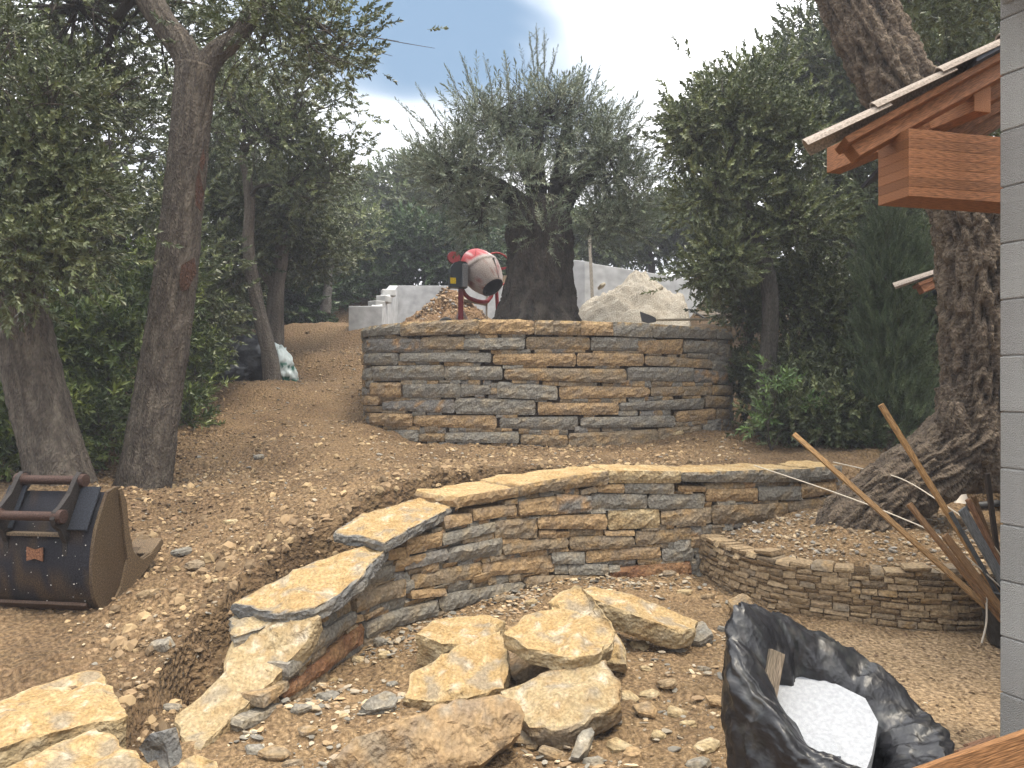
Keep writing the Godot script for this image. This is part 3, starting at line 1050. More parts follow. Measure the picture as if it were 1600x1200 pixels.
# a rough slab: outline of its upper face, thickness, tones of face and broken edge
func slab_shape(b: Buf, poly: Array, thick: float, face: String, edge: String):
	var mid := Vector3.ZERO
	for p: Vector3 in poly:
		mid += p
	mid /= poly.size()
	var nrm := Vector3.ZERO
	for k in poly.size():
		nrm += (poly[k] - mid).cross(poly[(k + 1) % poly.size()] - mid)
	if nrm.y < 0.0:
		poly.reverse()
		nrm = -nrm
	nrm = nrm.normalized()
	var off := rng.randf() * 80.0
	var ring: Array[Vector3] = []
	for k in poly.size():
		var p: Vector3 = poly[k]
		var q: Vector3 = poly[(k + 1) % poly.size()]
		var n := maxi(1, roundi(p.distance_to(q) / 0.032))
		for j in n:
			var w := p.lerp(q, float(j) / n)
			var o := (w - mid).normalized()
			ring.append(w + o * (0.02 * na.get_noise_3d(w.x * 7.0 + off, w.y * 7.0, w.z * 7.0) + jit(0.005)))
	var m := ring.size()
	var rows := [[0.9, 1.0], [0.985, 0.86], [1.0, 0.6], [1.01, 0.36], [1.0, 0.16], [0.99, 0.05]]   # [scale, depth]
	var fp: Array = PAL[face]
	var ep: Array = PAL[edge]
	var base := b.v.size()
	for r in rows.size():
		for k in m:
			var w: Vector3 = mid + (ring[k] - mid) * rows[r][0]
			var o := (ring[k] - mid).normalized()
			var dp: float = rows[r][1] * thick
			var pos: Vector3 = w - nrm * dp
			# broken edge: beds of the rock stand out unevenly
			pos += o * (0.016 * na.get_noise_3d(w.x * 8.0 + off, dp * 60.0, w.z * 8.0) + 0.014 * (0.4 - nc.get_noise_3d(w.x * 12.0 + off, dp * 18.0, w.z * 12.0)))
			b.add(pos, (tone(ep, pos, off) * (1.0 + 0.45 * na.get_noise_3d(w.x * 3.0, dp * 90.0 + off, w.z * 3.0))).lerp(tone(fp, pos, off), 0.8 if r == 5 and na.get_noise_3d(w.x * 14.0, w.y * 14.0, off) > -0.1 else 0.0))
	for r in rows.size() - 1:
		for k in m:
			var a := base + r * m + k
			var c := base + r * m + (k + 1) % m
			b.quad(a, c, c + m, a + m)
	# upper face: scattered points joined into small facets
	var fr := frame_y(mid, nrm)
	var inv := fr.affine_inverse()
	var rim := PackedVector2Array()
	var lift := PackedFloat32Array()
	for k in m:
		var l := inv * (mid + (ring[k] - mid) * 0.965)
		rim.append(Vector2(l.x, l.z))
		lift.append(l.y)
	var pts := rim.duplicate()
	var box_ := Rect2(rim[0], Vector2.ZERO)
	for q in rim:
		box_ = box_.expand(q)
	var g := 0.024
	var inner := Geometry2D.offset_polygon(rim, -0.014)
	for i in int(box_.size.x / g) + 1:
		for j in int(box_.size.y / g) + 1:
			var q := box_.position + Vector2(i + 0.5 + jit(0.36), j + 0.5 + jit(0.36)) * g
			for w in inner:
				if Geometry2D.is_point_in_polygon(q, w):
					pts.append(q)
					break
	var top := b.v.size()
	for k in pts.size():
		var q := pts[k]
		var y := 0.0
		var sw := 0.0
		for j in m:
			var w := 1.0 / (1e-5 + q.distance_squared_to(rim[j]))
			y += w * lift[j]
			sw += w
		var p := fr * Vector3(q.x, y / sw, q.y)
		var n := na.get_noise_3d(p.x * 3.0 + off, p.y * 3.0, p.z * 3.0)
		var step := floorf(n * 7.0)
		var beds := step / 7.0
		var h := 0.05 * beds + 0.009 * na.get_noise_3d(p.x * 15.0, p.y * 15.0, p.z * 15.0 + off)
		p += nrm * (h if k >= m else h * 0.5 - 0.004)
		var layer := 0.5 + 0.5 * sin(step * 2.3 + off)
		var face_c := tone(fp, p, off + step * 3.0).lerp(fp[1], 0.45 * layer * smoothstep(-0.3, 0.3, na.get_noise_3d(p.x * 7.0, off, p.z * 7.0)))
		# grey weathered patches, soil smears and pale veins in the rock
		face_c = face_c.lerp(Color(0.235, 0.20, 0.15), 0.7 * smoothstep(0.16, 0.34, na.get_noise_3d(p.x * 5.0 + 20.0, off, p.z * 5.0)))
		face_c = face_c.lerp(Color(0.52, 0.46, 0.36), 0.7 * smoothstep(0.62, 0.85, nr.get_noise_3d(p.x * 3.0, off * 2.0, p.z * 3.0)))
		b.add(p, face_c)
	var tri := Geometry2D.triangulate_delaunay(pts)
	for k in range(0, tri.size(), 3):
		var p := pts[tri[k]]
		var q := pts[tri[k + 1]]
		var w := pts[tri[k + 2]]
		if not Geometry2D.is_point_in_polygon((p + q + w) / 3.0, rim):
			continue
		# (x, z) seen from above turns the other way round
		if (q - p).cross(w - p) > 0.0:
			b.tri(top + tri[k], top + tri[k + 2], top + tri[k + 1])
		else:
			b.tri(top + tri[k], top + tri[k + 1], top + tri[k + 2])
	for k in m:
		var a := base + (rows.size() - 1) * m + k
		var c := base + (rows.size() - 1) * m + (k + 1) % m
		b.quad(a, c, top + (k + 1) % m, top + k)
	var lo := b.add(mid - nrm * thick, ep[0])
	for k in m:
		b.tri(lo, base + (k + 1) % m, base + k)


func slabs():
	var z6 := [0.0, 720.0, 2.5]
	var z7 := [500.0, 900.0, 2.5806]
	var L := [
		["slab", z7, [[405, 225, 0.22], [470, 170, 0.22], [690, 155, 0.23], [738, 185, 0.22], [700, 225, 0.2], [590, 262, 0.19], [500, 262, 0.19]], 0.17, "t", "w", "squat ochre stone block lying close to the low wall, behind the tilted slab"],
		["slab", z7, [[345, 480, 0.05], [375, 390, 0.12], [560, 285, 0.19], [720, 222, 0.23], [748, 300, 0.19], [735, 445, 0.09], [490, 495, 0.05]], 0.13, "t", "w", "broad smooth ochre slab tilted up on the yard beside the overlapping pile"],
		["slab", z7, [[930, 110, 0.33], [970, 62, 0.38], [1055, 47, 0.40], [1110, 120, 0.36], [1165, 180, 0.29], [1225, 290, 0.18], [1228, 345, 0.12], [1150, 330, 0.14], [1000, 230, 0.24]], 0.09, "t", "w", "pointed ochre slab leaning under the topmost slab of the pile"],
		["slab", z7, [[750, 225, 0.31], [870, 143, 0.36], [960, 133, 0.37], [1075, 158, 0.36], [1165, 215, 0.33], [1160, 250, 0.31], [1120, 305, 0.29], [1010, 318, 0.28], [850, 285, 0.285]], 0.085, "t", "w", "layered ochre slab lying on top of the pile of slabs"],
		["slab", z7, [[1075, 55, 0.31], [1105, 42, 0.32], [1260, 75, 0.29], [1512, 175, 0.17], [1508, 205, 0.16], [1440, 212, 0.17], [1260, 148, 0.26], [1110, 90, 0.31]], 0.11, "t", "w", "long narrow ochre slab propped at a slant in front of the wall's foot"],
		["slab", z7, [[740, 462, 0.15], [900, 397, 0.2], [1145, 338, 0.24], [1170, 385, 0.22], [1198, 450, 0.2], [1190, 500, 0.17], [1060, 585, 0.12], [960, 612, 0.1], [860, 595, 0.1], [800, 545, 0.12]], 0.1, "w", "b", "grey brown slab with chips on it under the pile, in front"],
		["slab", z7, [[735, 190, 0.16], [860, 250, 0.2], [870, 330, 0.14], [770, 395, 0.06], [745, 300, 0.1]], 0.1, "o", "b", "small ochre wedge stone squeezed between the tilted slab and the pile"],
		["slab", z7, [[50, 740, 0.13], [170, 645, 0.2], [300, 598, 0.225], [440, 555, 0.24], [560, 508, 0.25], [720, 478, 0.26], [775, 495, 0.255], [808, 560, 0.2], [800, 630, 0.15], [660, 735, 0.09], [430, 800, 0.05], [120, 840, 0.05]], 0.24, "o", "o", "massive rusty ochre block lying lengthwise in front of all other slabs"],
		["slab", z6, [[-160, 1010, 0.2], [0, 935, 0.2], [190, 860, 0.2], [340, 812, 0.2], [390, 815, 0.2], [425, 890, 0.2], [487, 985, 0.19], [440, 1003, 0.19], [365, 1012, 0.19], [200, 1045, 0.19], [0, 1110, 0.19], [-160, 1150, 0.19]], 0.15, "t", "w", "wide ochre slab on the earth below the digger bucket"],
		["slab", z6, [[60, 1190, 0.17], [230, 1105, 0.17], [370, 1045, 0.17], [440, 1078, 0.16], [560, 1170, 0.13], [610, 1260, 0.1], [300, 1330, 0.1], [20, 1260, 0.13]], 0.14, "t", "w", "ochre slab with grey patches overlapping the slab below the digger bucket"],
		["slab", z6, [[545, 1125, 0.06], [590, 1090, 0.12], [625, 1082, 0.13], [640, 1150, 0.06], [650, 1195, 0.02], [590, 1175, 0.03]], 0.07, "k", "k", "dark blue grey pointed stone beside the ochre slabs"],
		["slab", z6, [[700, 1190, 0.06], [760, 1150, 0.07], [830, 1170, 0.06], [840, 1230, 0.04], [720, 1250, 0.03]], 0.07, "t", "w", "small pale ochre stone at the foot of the lowest capstone"],
		["slab", [1060.0, 680.0, 2.963], [[495, 398, 0.43], [540, 388, 0.44], [612, 402, 0.43], [608, 418, 0.42], [545, 416, 0.42], [500, 410, 0.42]], 0.085, "p", "p", "squared tan stone left on the cork oak bed against the low wall"],
		["slab", [1100.0, 900.0, 3.2], [[130, 120, 0.12], [190, 88, 0.15], [232, 110, 0.15], [228, 150, 0.1], [170, 170, 0.08]], 0.12, "b", "p", "brown angular stone at the foot of the planter wall"],
		["slab", z7, [[172, 520, 0.06], [260, 465, 0.07], [292, 480, 0.06], [285, 515, 0.05], [190, 535, 0.04]], 0.06, "g", "g", "flat grey stone lying left of the broad tilted slab"],
		["slab", z7, [[1500, 205, 0.1], [1540, 185, 0.11], [1578, 230, 0.08], [1530, 260, 0.05], [1490, 250, 0.05]], 0.07, "g", "g", "blue grey stone against the low end of the long narrow slab"],
		["slab", z7, [[1015, 720, 0.05], [1060, 630, 0.09], [1092, 612, 0.1], [1098, 635, 0.09], [1045, 725, 0.04]], 0.04, "g", "g", "thin grey splinter of stone standing out from under the front slab"],
		["slab", z7, [[805, 620, 0.04], [850, 598, 0.05], [890, 630, 0.04], [860, 665, 0.02], [812, 650, 0.03]], 0.05, "b", "b", "brown stone under the front edge of the chip-strewn slab"],
	]
	for s in L:
		var poly := []
		for p in s[2]:
			poly.append(pxh(s[1][0] + p[0] / s[1][2], s[1][1] + p[1] / s[1][2], p[2]))
		var b := Buf.new()
		slab_shape(b, poly, s[3] * 1.25, s[4], s[5])
		var at := Vector3.ZERO
		for p in b.v:
			at += p
		at /= b.v.size()
		top_mesh("stone_slab", done(b, true, at), M.slab, s[6], "stone", at)


# ---------------------------------------------------------------- concrete and house
func wall_box(owner_: Node3D, called: String, a: Vector2, e: Vector2, y0: float, ya: float, ye: float, thick: float, col: Color):
	# a poured wall from a to e (x, depth), its top running from ya to ye
	var b := Buf.new()
	var n := 12
	var dir := (e - a).normalized()
	var side := Vector2(-dir.y, dir.x) * thick
	for k in n + 1:
		var t := float(k) / n
		var p := a.lerp(e, t)
		var top := lerpf(ya, ye, t)
		for q in [[p, y0], [p, top - 0.008], [p + side * 0.04, top], [p + side * 0.96, top], [p + side, top - 0.008], [p + side, y0]]:
			var w := 1.0 + 0.14 * na.get_noise_3d(q[0].x * 0.8, q[1] * 1.5, q[0].y * 0.8)
			b.add(Vector3(q[0].x, q[1], -q[0].y), col * w)
	for k in n:
		for j in 6:
			var c := k * 6 + j
			var d := k * 6 + (j + 1) % 6
			b.quad(c, d, d + 6, c + 6)
	for j in range(1, 5):
		b.tri(0, j + 1, j)
		b.tri(n * 6, n * 6 + j, n * 6 + j + 1)
	part(owner_, called, b, M.concrete, true)


func concrete_walls():
	var pale := Color(0.44, 0.445, 0.45)
	var t := thing("concrete_wall", "pale poured concrete wall with a stepped return behind the earth pile", "wall", Vector3(-2.0, 2.6, -15.0))
	wall_box(t, "front_face", Vector2(-3.14, 14.5), Vector2(-2.5, 14.5), 2.2, 3.1, 3.1, 0.25, pale)
	wall_box(t, "sloping_return", Vector2(-2.52, 14.52), Vector2(-2.57, 17.0), 2.2, 3.1, 3.82, 0.2, pale)
	wall_box(t, "back_face", Vector2(-2.57, 17.0), Vector2(2.4, 17.2), 2.2, 3.82, 3.83, 0.2, pale)
	var u := thing("concrete_wall", "tall blue grey concrete wall running back behind the white sand heap", "wall", Vector3(2.0, 2.6, -16.0))
	wall_box(u, "end_face", Vector2(1.1, 15.0), Vector2(1.42, 14.72), 2.2, 4.08, 4.0, 0.3, pale)
	wall_box(u, "long_face", Vector2(1.42, 14.73), Vector2(5.2, 18.4), 2.2, 3.98, 4.02, 0.22, pale)
	wall_box(u, "rear_face", Vector2(1.15, 15.2), Vector2(5.0, 18.9), 2.2, 4.1, 4.14, 0.2, pale)
	# loose blocks on the steps of the return
	var spots := [[607, 458, 15.9], [600, 468, 15.2], [588, 476, 14.8]]
	var names := ["topmost pale block on the stepped concrete return", "middle grey block on the stepped concrete return", "lowest block on the stepped concrete return"]
	for k in 3:
		var b := Buf.new()
		var at := px(spots[k][0], spots[k][1], spots[k][2])
		box(b, Transform3D(Basis(Vector3.UP, 0.3 + k), at), Vector3(0.3, 0.14, 0.22), Color(0.5, 0.5, 0.49) * (1.0 - 0.15 * k), 0.02)
		top_mesh("rubble_block", done(b, true, at), M.concrete, names[k], "block", at)


func roof(t: Node3D, o: Vector3, u: Vector3, v: Vector3, slope: float, run: float, deep: float, tiles: int, rows: int, short: float):
	# a lean-to roof: o lower outer corner of the verge rafter's underside, u horizontal up-slope, v along the eave
	var up := (u + Vector3.UP * slope).normalized()
	var nrm := v.cross(up).normalized()
	if nrm.y < 0.0:
		nrm = -nrm
	var timber := Color(0.36, 0.155, 0.07)
	var n := 4
	for k in n:
		var b := Buf.new()
		var p := o + v * (0.04 + deep * k / (n - 1.0)) + nrm * 0.05
		p += up * (0.0 if k == 0 else short)
		bar(b, p, p + up * (run - (0.0 if k == 0 else short)), 0.075, 0.1, timber * rng.randf_range(0.85, 1.1), 0.005, 0.06, nrm)
		part_along(t, "rafter", b, bar_frame(p, p + up * (run - (0.0 if k == 0 else short)), nrm))
	# eave moulding on the outer side of the verge
	var m := Buf.new()
	var f := o + v * 0.0 + nrm * 0.085
	bar(m, f - up * 0.02, f + up * run, 0.1, 0.036, timber * 0.9, 0.004, 0.05, nrm)
	part_along(t, "verge_board", m, bar_frame(f, f + up * run, nrm))
	var brd := Buf.new()
	var q := o + v * (deep * 0.5) + nrm * 0.113
	bar(brd, q + up * short, q + up * run, deep, 0.02, Color(0.075, 0.085, 0.11), 0.003, 0.05, nrm)
	part_along(t, "roof_underlay", brd, bar_frame(q + up * short, q + up * run, nrm))
	# half round clay tiles
	var step := run / tiles
	for i in tiles + 1:
		for j in rows:
			if j > 0 and (i - 0.42) * step < short - 0.1:
				continue
			var b := Buf.new()
			var len := step * 1.18
			var s := o + v * (j * deep / (rows - 1.0) - 0.03) + nrm * 0.112 + up * (i * step - step * 0.42)
			var tint := Color(0.40, 0.335, 0.28) * rng.randf_range(0.8, 1.15)
			var base := 0
			for a in 2:
				for c in 9:
					var an := PI * c / 8.0
					for lay_ in 2:
						var r := (0.092 - 0.013 * lay_) * (1.0 - 0.12 * a)
						var lift := (0.022 if a == 0 else 0.0)
						b.add(s + up * (len * a) + v * (cos(an) * r) + nrm * (sin(an) * r * 0.62 + lift), tint * (1.0 + jit(0.06)))
			for c in 8:
				var a0 := c * 2
				b.quad(a0, a0 + 2, a0 + 20, a0 + 18)
				b.quad(a0 + 1, a0 + 19, a0 + 21, a0 + 3)
				b.quad(a0, a0 + 1, a0 + 3, a0 + 2)
				b.quad(a0 + 18, a0 + 20, a0 + 21, a0 + 19)
			b.quad(0, 18, 19, 1)
			b.quad(16, 17, 35, 34)
			part(t, "roof_tile", b, M.tile, true, true)


# a wooden part whose grain runs along its own x axis
func part_along(t: Node3D, called: String, b: Buf, f: Transform3D) -> MeshInstance3D:
	var inv := f.affine_inverse()
	for k in b.v.size():
		b.v[k] = inv * b.v[k]
	var o := MeshInstance3D.new()
	o.name = called
	o.mesh = done(b, true)
	o.material_override = M.wood
	t.add_child(o, true)
	o.transform = Transform3D(f.basis, f.origin - t.global_position)
	return o


func house():
	# wall of hollow concrete blocks, its near face running towards the viewer
	var t := thing("block_wall", "grey concrete block wall corner of the house with rough joints", "wall", Vector3(2.18, 0.0, -3.37))
	var along := Vector3(0.42, 0, 0.907)      # towards the viewer
	var inward := Vector3(0.907, 0, -0.42)
	var y := -0.02
	var row := 0
	while y < 3.3:
		for k in range(-1, 4):
			var from := k * 0.5 + (0.25 if row % 2 else 0.0)
			var to := from + 0.49
			from = maxf(from, 0.0)
			if to - from < 0.05:
				continue
			var b := Buf.new()
			var tint := Color(0.46, 0.455, 0.435) * rng.randf_range(0.86, 1.1)
			var mid := Vector3(2.18, y + 0.12, -3.37) + along * ((from + to) * 0.5) + inward * 0.1
			box(b, Transform3D(Basis(along, Vector3.UP, along.cross(Vector3.UP)), mid), Vector3(to - from, 0.245, 0.2 + jit(0.004)), tint, 0.006, 0.05)
			part(t, "block", b, M.block, true, true)
		y += 0.25
		row += 1
	# mortar between the blocks, a little behind their faces
	var jb := Buf.new()
	box(jb, Transform3D(Basis(along, Vector3.UP, along.cross(Vector3.UP)), Vector3(2.18, 1.6, -3.37) + along * 0.96 + inward * 0.1), Vector3(1.9, 3.3, 0.188), Color(0.33, 0.325, 0.31), 0.004)
	part(t, "mortar", jb, M.block, true)
	# the ragged bed of mortar on top
	var mb := Buf.new()
	var mid2 := Vector3(2.18, 3.4, -3.37) + along * 0.9 + inward * 0.1
	box(mb, Transform3D(Basis(along, Vector3.UP, along.cross(Vector3.UP)), mid2), Vector3(1.8, 0.24, 0.23), Color(0.42, 0.41, 0.39), 0.03, 0.08)
	part(t, "mortar_bed", mb, M.block, true)
	# main roof over it: only the lowest tiles of its eave reach into view
	for k in 5:
		var b := Buf.new()
		var s := Vector3(2.18, 3.34, -3.37) + along * (0.12 + k * 0.22)
		var outw := -inward
		for a in 2:
			for c in 9:
				var an := PI * c / 8.0
				for l in 2:
					var r := 0.1 - 0.014 * l
					b.add(s + outw * (-0.2 + 0.46 * (1 - a)) + along * (cos(an) * r) + Vector3.UP * (sin(an) * r * 0.7 + 0.16 * a - 0.02), Color(0.24, 0.215, 0.2) * (1.0 + jit(0.1)))
		for c in 8:
			var a0 := c * 2
			b.quad(a0, a0 + 2, a0 + 20, a0 + 18)
			b.quad(a0 + 1, a0 + 19, a0 + 21, a0 + 3)
			b.quad(a0, a0 + 1, a0 + 3, a0 + 2)
			b.quad(a0 + 18, a0 + 20, a0 + 21, a0 + 19)
		part(t, "eave_tile", b, M.tile, true, true)
	# house body the roofs lean on, hidden behind the corner
	var u3 := Vector3(0.97, 0, -0.24)
	var v3 := Vector3(-0.24, 0, -0.97)
	var h := thing("house_wall", "plastered house wall hidden behind the block corner", "wall", Vector3(3.4, 0.0, -4.0))
	var hb := Buf.new()
	box(hb, Transform3D(Basis(u3, Vector3.UP, u3.cross(Vector3.UP)), Vector3(3.5, 1.65, -4.1)), Vector3(0.7, 3.4, 1.2), Color(0.42, 0.4, 0.36), 0.01)
	part(h, "wall_body", hb, M.block, true)
	# porch roof with its glulam beam
	var r := thing("porch_roof", "small tiled porch roof on red brown timbers beside the block wall", "roof", Vector3(1.84, 2.4, -3.6))
	var near := px(1420, 306, 3.5)
	var bb := Buf.new()
	var p := near + v3 * 0.1 + Vector3.UP * 0.157
	var bf := bar_frame(p, p + u3 * 1.5)
	# the beam is glued from boards
	for k in 7:
		var lb := Buf.new()
		var q := p + Vector3.UP * (-0.157 + 0.0449 * (k + 0.5))
		bar(lb, q, q + u3 * 1.5, 0.2 + jit(0.0006), 0.0445, Color(0.38, 0.165, 0.075) * rng.randf_range(0.75, 1.2), 0.0015, 0.05)
		part_along(r, "beam_board", lb, bar_frame(q, q + u3 * 1.5))
	var o := px(1338, 247, 3.5)
	roof(r, o, u3, Vector3(0.41, 0, -0.912), 0.55, 1.25, 1.1, 3, 6, 0.5)
	var pb := Buf.new()
	var pe := px(1530, 152, 3.72)
	bar(pb, pe + v3 * -0.02, pe + v3 * 1.1, 0.1, 0.16, Color(0.40, 0.175, 0.08), 0.004, 0.05)
	part_along(r, "purlin", pb, bar_frame(pe, pe + v3 * 1.1))
	# second, farther roof of the same kind, behind the cork oak
	var r2 := thing("annex_roof", "distant tiled roof edge on orange timber behind the cork oak trunk", "roof", px(1440, 450, 7.3))
	roof(r2, px(1440, 458, 7.3), Vector3(0.98, 0, -0.2), Vector3(0.48, 0, -0.877), 0.36, 2.2, 1.6, 4, 6, 0.6)
	var h2 := thing("annex_wall", "pale annex wall carrying the distant roof behind the trunk", "wall", Vector3(6.2, 0.3, -8.3))
	var hb2 := Buf.new()
	var at2 := Vector3(6.2, 1.7, -8.3)
	box(hb2, Transform3D(Basis.IDENTITY, at2), Vector3(1.6, 3.2, 1.6), Color(0.5, 0.46, 0.4), 0.01)
	part(h2, "wall_body", hb2, M.concrete, true)


# ---------------------------------------------------------------- digger bucket
func bucket():
	var fwd := Vector3(0.13, 0, -0.9915)
	var side := Vector3(0.9915, 0, 0.13)
	var at := pxh(62, 958, 0.29)
	var t := thing("digger_bucket", "worn dark blue steel digger bucket with two pins, resting on the earth", "digger bucket", at)
	var o := at + Vector3.DOWN * 0.02
	var wd := 0.62
	var blue := Color(0.02, 0.023, 0.031)
	var rust := Color(0.075, 0.048, 0.03)
	var mud := Color(0.16, 0.112, 0.066)
	var back := [[0.13, 0.70], [0.075, 0.6], [0.03, 0.5], [0.005, 0.4], [-0.005, 0.3], [-0.004, 0.2], [0.015, 0.11], [0.055, 0.045], [0.11, 0.01], [0.17, 0.0], [0.24, 0.02], [0.33, 0.07], [0.45, 0.14], [0.58, 0.215], [0.66, 0.26]]
	var pos := func(w: float, p: Array) -> Vector3: return o + side * w + fwd * p[0] + Vector3.UP * p[1]
	# curved back and floor
	var b := Buf.new()
	var nw := 14
	for lay_ in 2:
		for k in back.size():
			for j in nw + 1:
				var w := lerpf(-wd * 0.5, wd * 0.5, float(j) / nw)
				var p: Array = back[k]
				var nx: Array = back[mini(k + 1, back.size() - 1)]
				var pv: Array = back[maxi(k - 1, 0)]
				var tan := Vector2(nx[0] - pv[0], nx[1] - pv[1]).normalized()
				var q := [p[0] + -tan.y * 0.018 * lay_, p[1] + tan.x * 0.018 * lay_]
				var n := na.get_noise_2d(w * 7.0, k * 0.45)
				var c := blue.lerp(rust, smoothstep(0.0, 0.35, n + (0.28 if p[1] < 0.24 else -0.12) + 0.3 * na.get_noise_2d(w * 30.0, k * 2.0)))
				if lay_ == 1 or k > 10:
					c = mud.lerp(rust, clampf(0.4 + n, 0.0, 1.0))
				b.add((pos as Callable).call(w, q), c)
	var row := nw + 1
	var half := back.size() * row
	for k in back.size() - 1:
		for j in nw:
			var a := k * row + j
			b.quad(a, a + row, a + row + 1, a + 1)
			b.quad(half + a, half + a + 1, half + a + row + 1, half + a + row)
	for j in nw:
		b.quad(j, j + 1, half + j + 1, half + j)
		var a := (back.size() - 1) * row + j
		b.quad(a, half + a, half + a + 1, a + 1)
	part(t, "back_shell", b, M.metal)
	# side plates with a raised wear edge
	var outline := PackedVector2Array()
	for p in back:
		outline.append(Vector2(p[0], p[1]))
	for p in [[0.60, 0.27], [0.44, 0.24], [0.36, 0.30], [0.315, 0.44], [0.29, 0.62], [0.24, 0.72], [0.18, 0.715]]:
		outline.append(Vector2(p[0], p[1]))
	for s in [-1, 1]:
		var sb := Buf.new()
		var f := Transform3D(Basis(fwd, Vector3.UP, fwd.cross(Vector3.UP)), o + side * (s * (wd * 0.5 + 0.011)))
		plate(sb, f, outline, 0.02, mud * 0.85)
		for k in sb.v.size():
			var n := na.get_noise_3dv(sb.v[k] * 9.0)
			sb.c[k] = mud.lerp(rust, clampf(0.35 + n * 1.4, 0.0, 1.0))
		var sp := part(t, "side_plate", sb, M.metal, true)
		var eb := Buf.new()
		var edge := PackedVector2Array()
		for p in [[0.17, 0.012], [0.24, 0.03], [0.33, 0.08], [0.45, 0.15], [0.58, 0.225], [0.60, 0.26], [0.44, 0.235], [0.35, 0.3], [0.305, 0.44], [0.28, 0.62], [0.235, 0.71], [0.215, 0.70], [0.245, 0.55], [0.265, 0.4], [0.29, 0.27], [0.23, 0.12], [0.16, 0.04]]:
			edge.append(Vector2(p[0], p[1]))
		plate(eb, Transform3D(f.basis, f.origin + side * (s * 0.017)), edge, 0.014, mud * 1.15)
		part(sp, "wear_edge", eb, M.metal, true)
	# cutting lip and its corner tooth
	var lb := Buf.new()
	for s in [-1, 0, 1]:
		bar(lb, (pos as Callable).call(s * 0.2 - 0.09, [0.64, 0.255]), (pos as Callable).call(s * 0.2 + 0.09, [0.64, 0.255]), 0.16, 0.025, mud * 1.2, 0.006, 0.1, (Vector3.UP * 0.85 - fwd * 0.5).normalized())
	bar(lb, (pos as Callable).call(0.24, [0.6, 0.27]), (pos as Callable).call(0.34, [0.6, 0.27]), 0.15, 0.05, mud * 1.3, 0.008, 0.1, (Vector3.UP * 0.85 - fwd * 0.5).normalized())
	part(t, "cutting_lip", lb, M.metal, true)
	# ears that carry the pins
	var ear := PackedVector2Array()
	for p in [[0.0, 0.27], [0.0, 0.42], [-0.04, 0.5], [-0.085, 0.535], [-0.1, 0.575], [-0.085, 0.615], [-0.045, 0.635], [0.03, 0.7], [0.085, 0.785], [0.12, 0.815], [0.165, 0.805], [0.185, 0.77], [0.17, 0.72], [0.12, 0.68], [0.06, 0.55], [0.02, 0.4]]:
		ear.append(Vector2(p[0], p[1]))
	for s in [-1, 1]:
		var eb := Buf.new()
		plate(eb, Transform3D(Basis(fwd, Vector3.UP, fwd.cross(Vector3.UP)), o + side * (s * 0.185 - 0.03)), ear, 0.028, Color(0.05, 0.042, 0.036))
		part(t, "ear_plate", eb, M.metal, true)
	for p in [[-0.055, 0.585], [0.125, 0.765]]:
		var pb := Buf.new()
		var f := frame_y((pos as Callable).call(-0.25, p), side)
		lathe(pb, f, [[0.036, 0.0], [0.04, 0.004], [0.04, 0.05], [0.027, 0.052], [0.027, 0.39], [0.04, 0.392], [0.04, 0.44], [0.036, 0.444]], 18, [Color(0.09, 0.05, 0.038)], true)
		part(t, "pin", pb, M.metal)
	# plate between the ears, stiffeners, wear bars and the bow tie shaped badge
	var xb := Buf.new()
	bar(xb, (pos as Callable).call(-0.2, [0.01, 0.47]), (pos as Callable).call(0.14, [0.01, 0.47]), 0.05, 0.02, Color(0.2, 0.15, 0.1), 0.004, 0.1)
	part(t, "cross_bar", xb, M.metal, true)
	for s in [-1, 1]:
		var gb := Buf.new()
		bar(gb, (pos as Callable).call(s * 0.235, [0.0, 0.5]), (pos as Callable).call(s * 0.235, [0.12, 0.73]), 0.12, 0.012, blue * 1.5, 0.003, 0.15, -fwd)
		part(t, "top_plate", gb, M.metal, true)
	for k in 2:
		var wb := Buf.new()
		bar(wb, (pos as Callable).call(-0.28, [0.03 + 0.05 * k, 0.06 - 0.042 * k]), (pos as Callable).call(0.28, [0.03 + 0.05 * k, 0.06 - 0.042 * k]), 0.05, 0.022, Color(0.085, 0.05, 0.032), 0.004, 0.15, (Vector3.DOWN * 0.7 - fwd * 0.7).normalized())
		part(t, "wear_bar", wb, M.metal, true)
	var bt := Buf.new()
	var tie := PackedVector2Array([Vector2(-0.05, -0.04), Vector2(0, -0.025), Vector2(0.05, -0.04), Vector2(0.05, 0.04), Vector2(0, 0.025), Vector2(-0.05, 0.04)])
	plate(bt, Transform3D(Basis(side, Vector3.UP, side.cross(Vector3.UP)), (pos as Callable).call(-0.02, [-0.012, 0.36])), tie, 0.008, Color(0.33, 0.155, 0.085))
	part(t, "badge", bt, M.metal, true)
	# flecks of dried mortar and paint
	var fb := Buf.new()
	for k in 70:
		var i := rng.randi_range(1, 8)
		var f := rng.randf()
		var p := [lerpf(back[i][0], back[i + 1][0], f) - 0.003, lerpf(back[i][1], back[i + 1][1], f)]
		var c: Vector3 = (pos as Callable).call(jit(0.285), p)
		var r := 0.0022 + 0.006 * pow(rng.randf(), 4.0)
		box(fb, Transform3D(Basis(side, jit(0.6)) * Basis(fwd, jit(3.0)), c), Vector3(r * 1.4, r * 1.1, 0.004), Color(0.42, 0.4, 0.37), 0.001)
	var fl := part(t, "mortar_flecks", fb, M.chip, true)
	fl.set_meta("kind", "stuff")


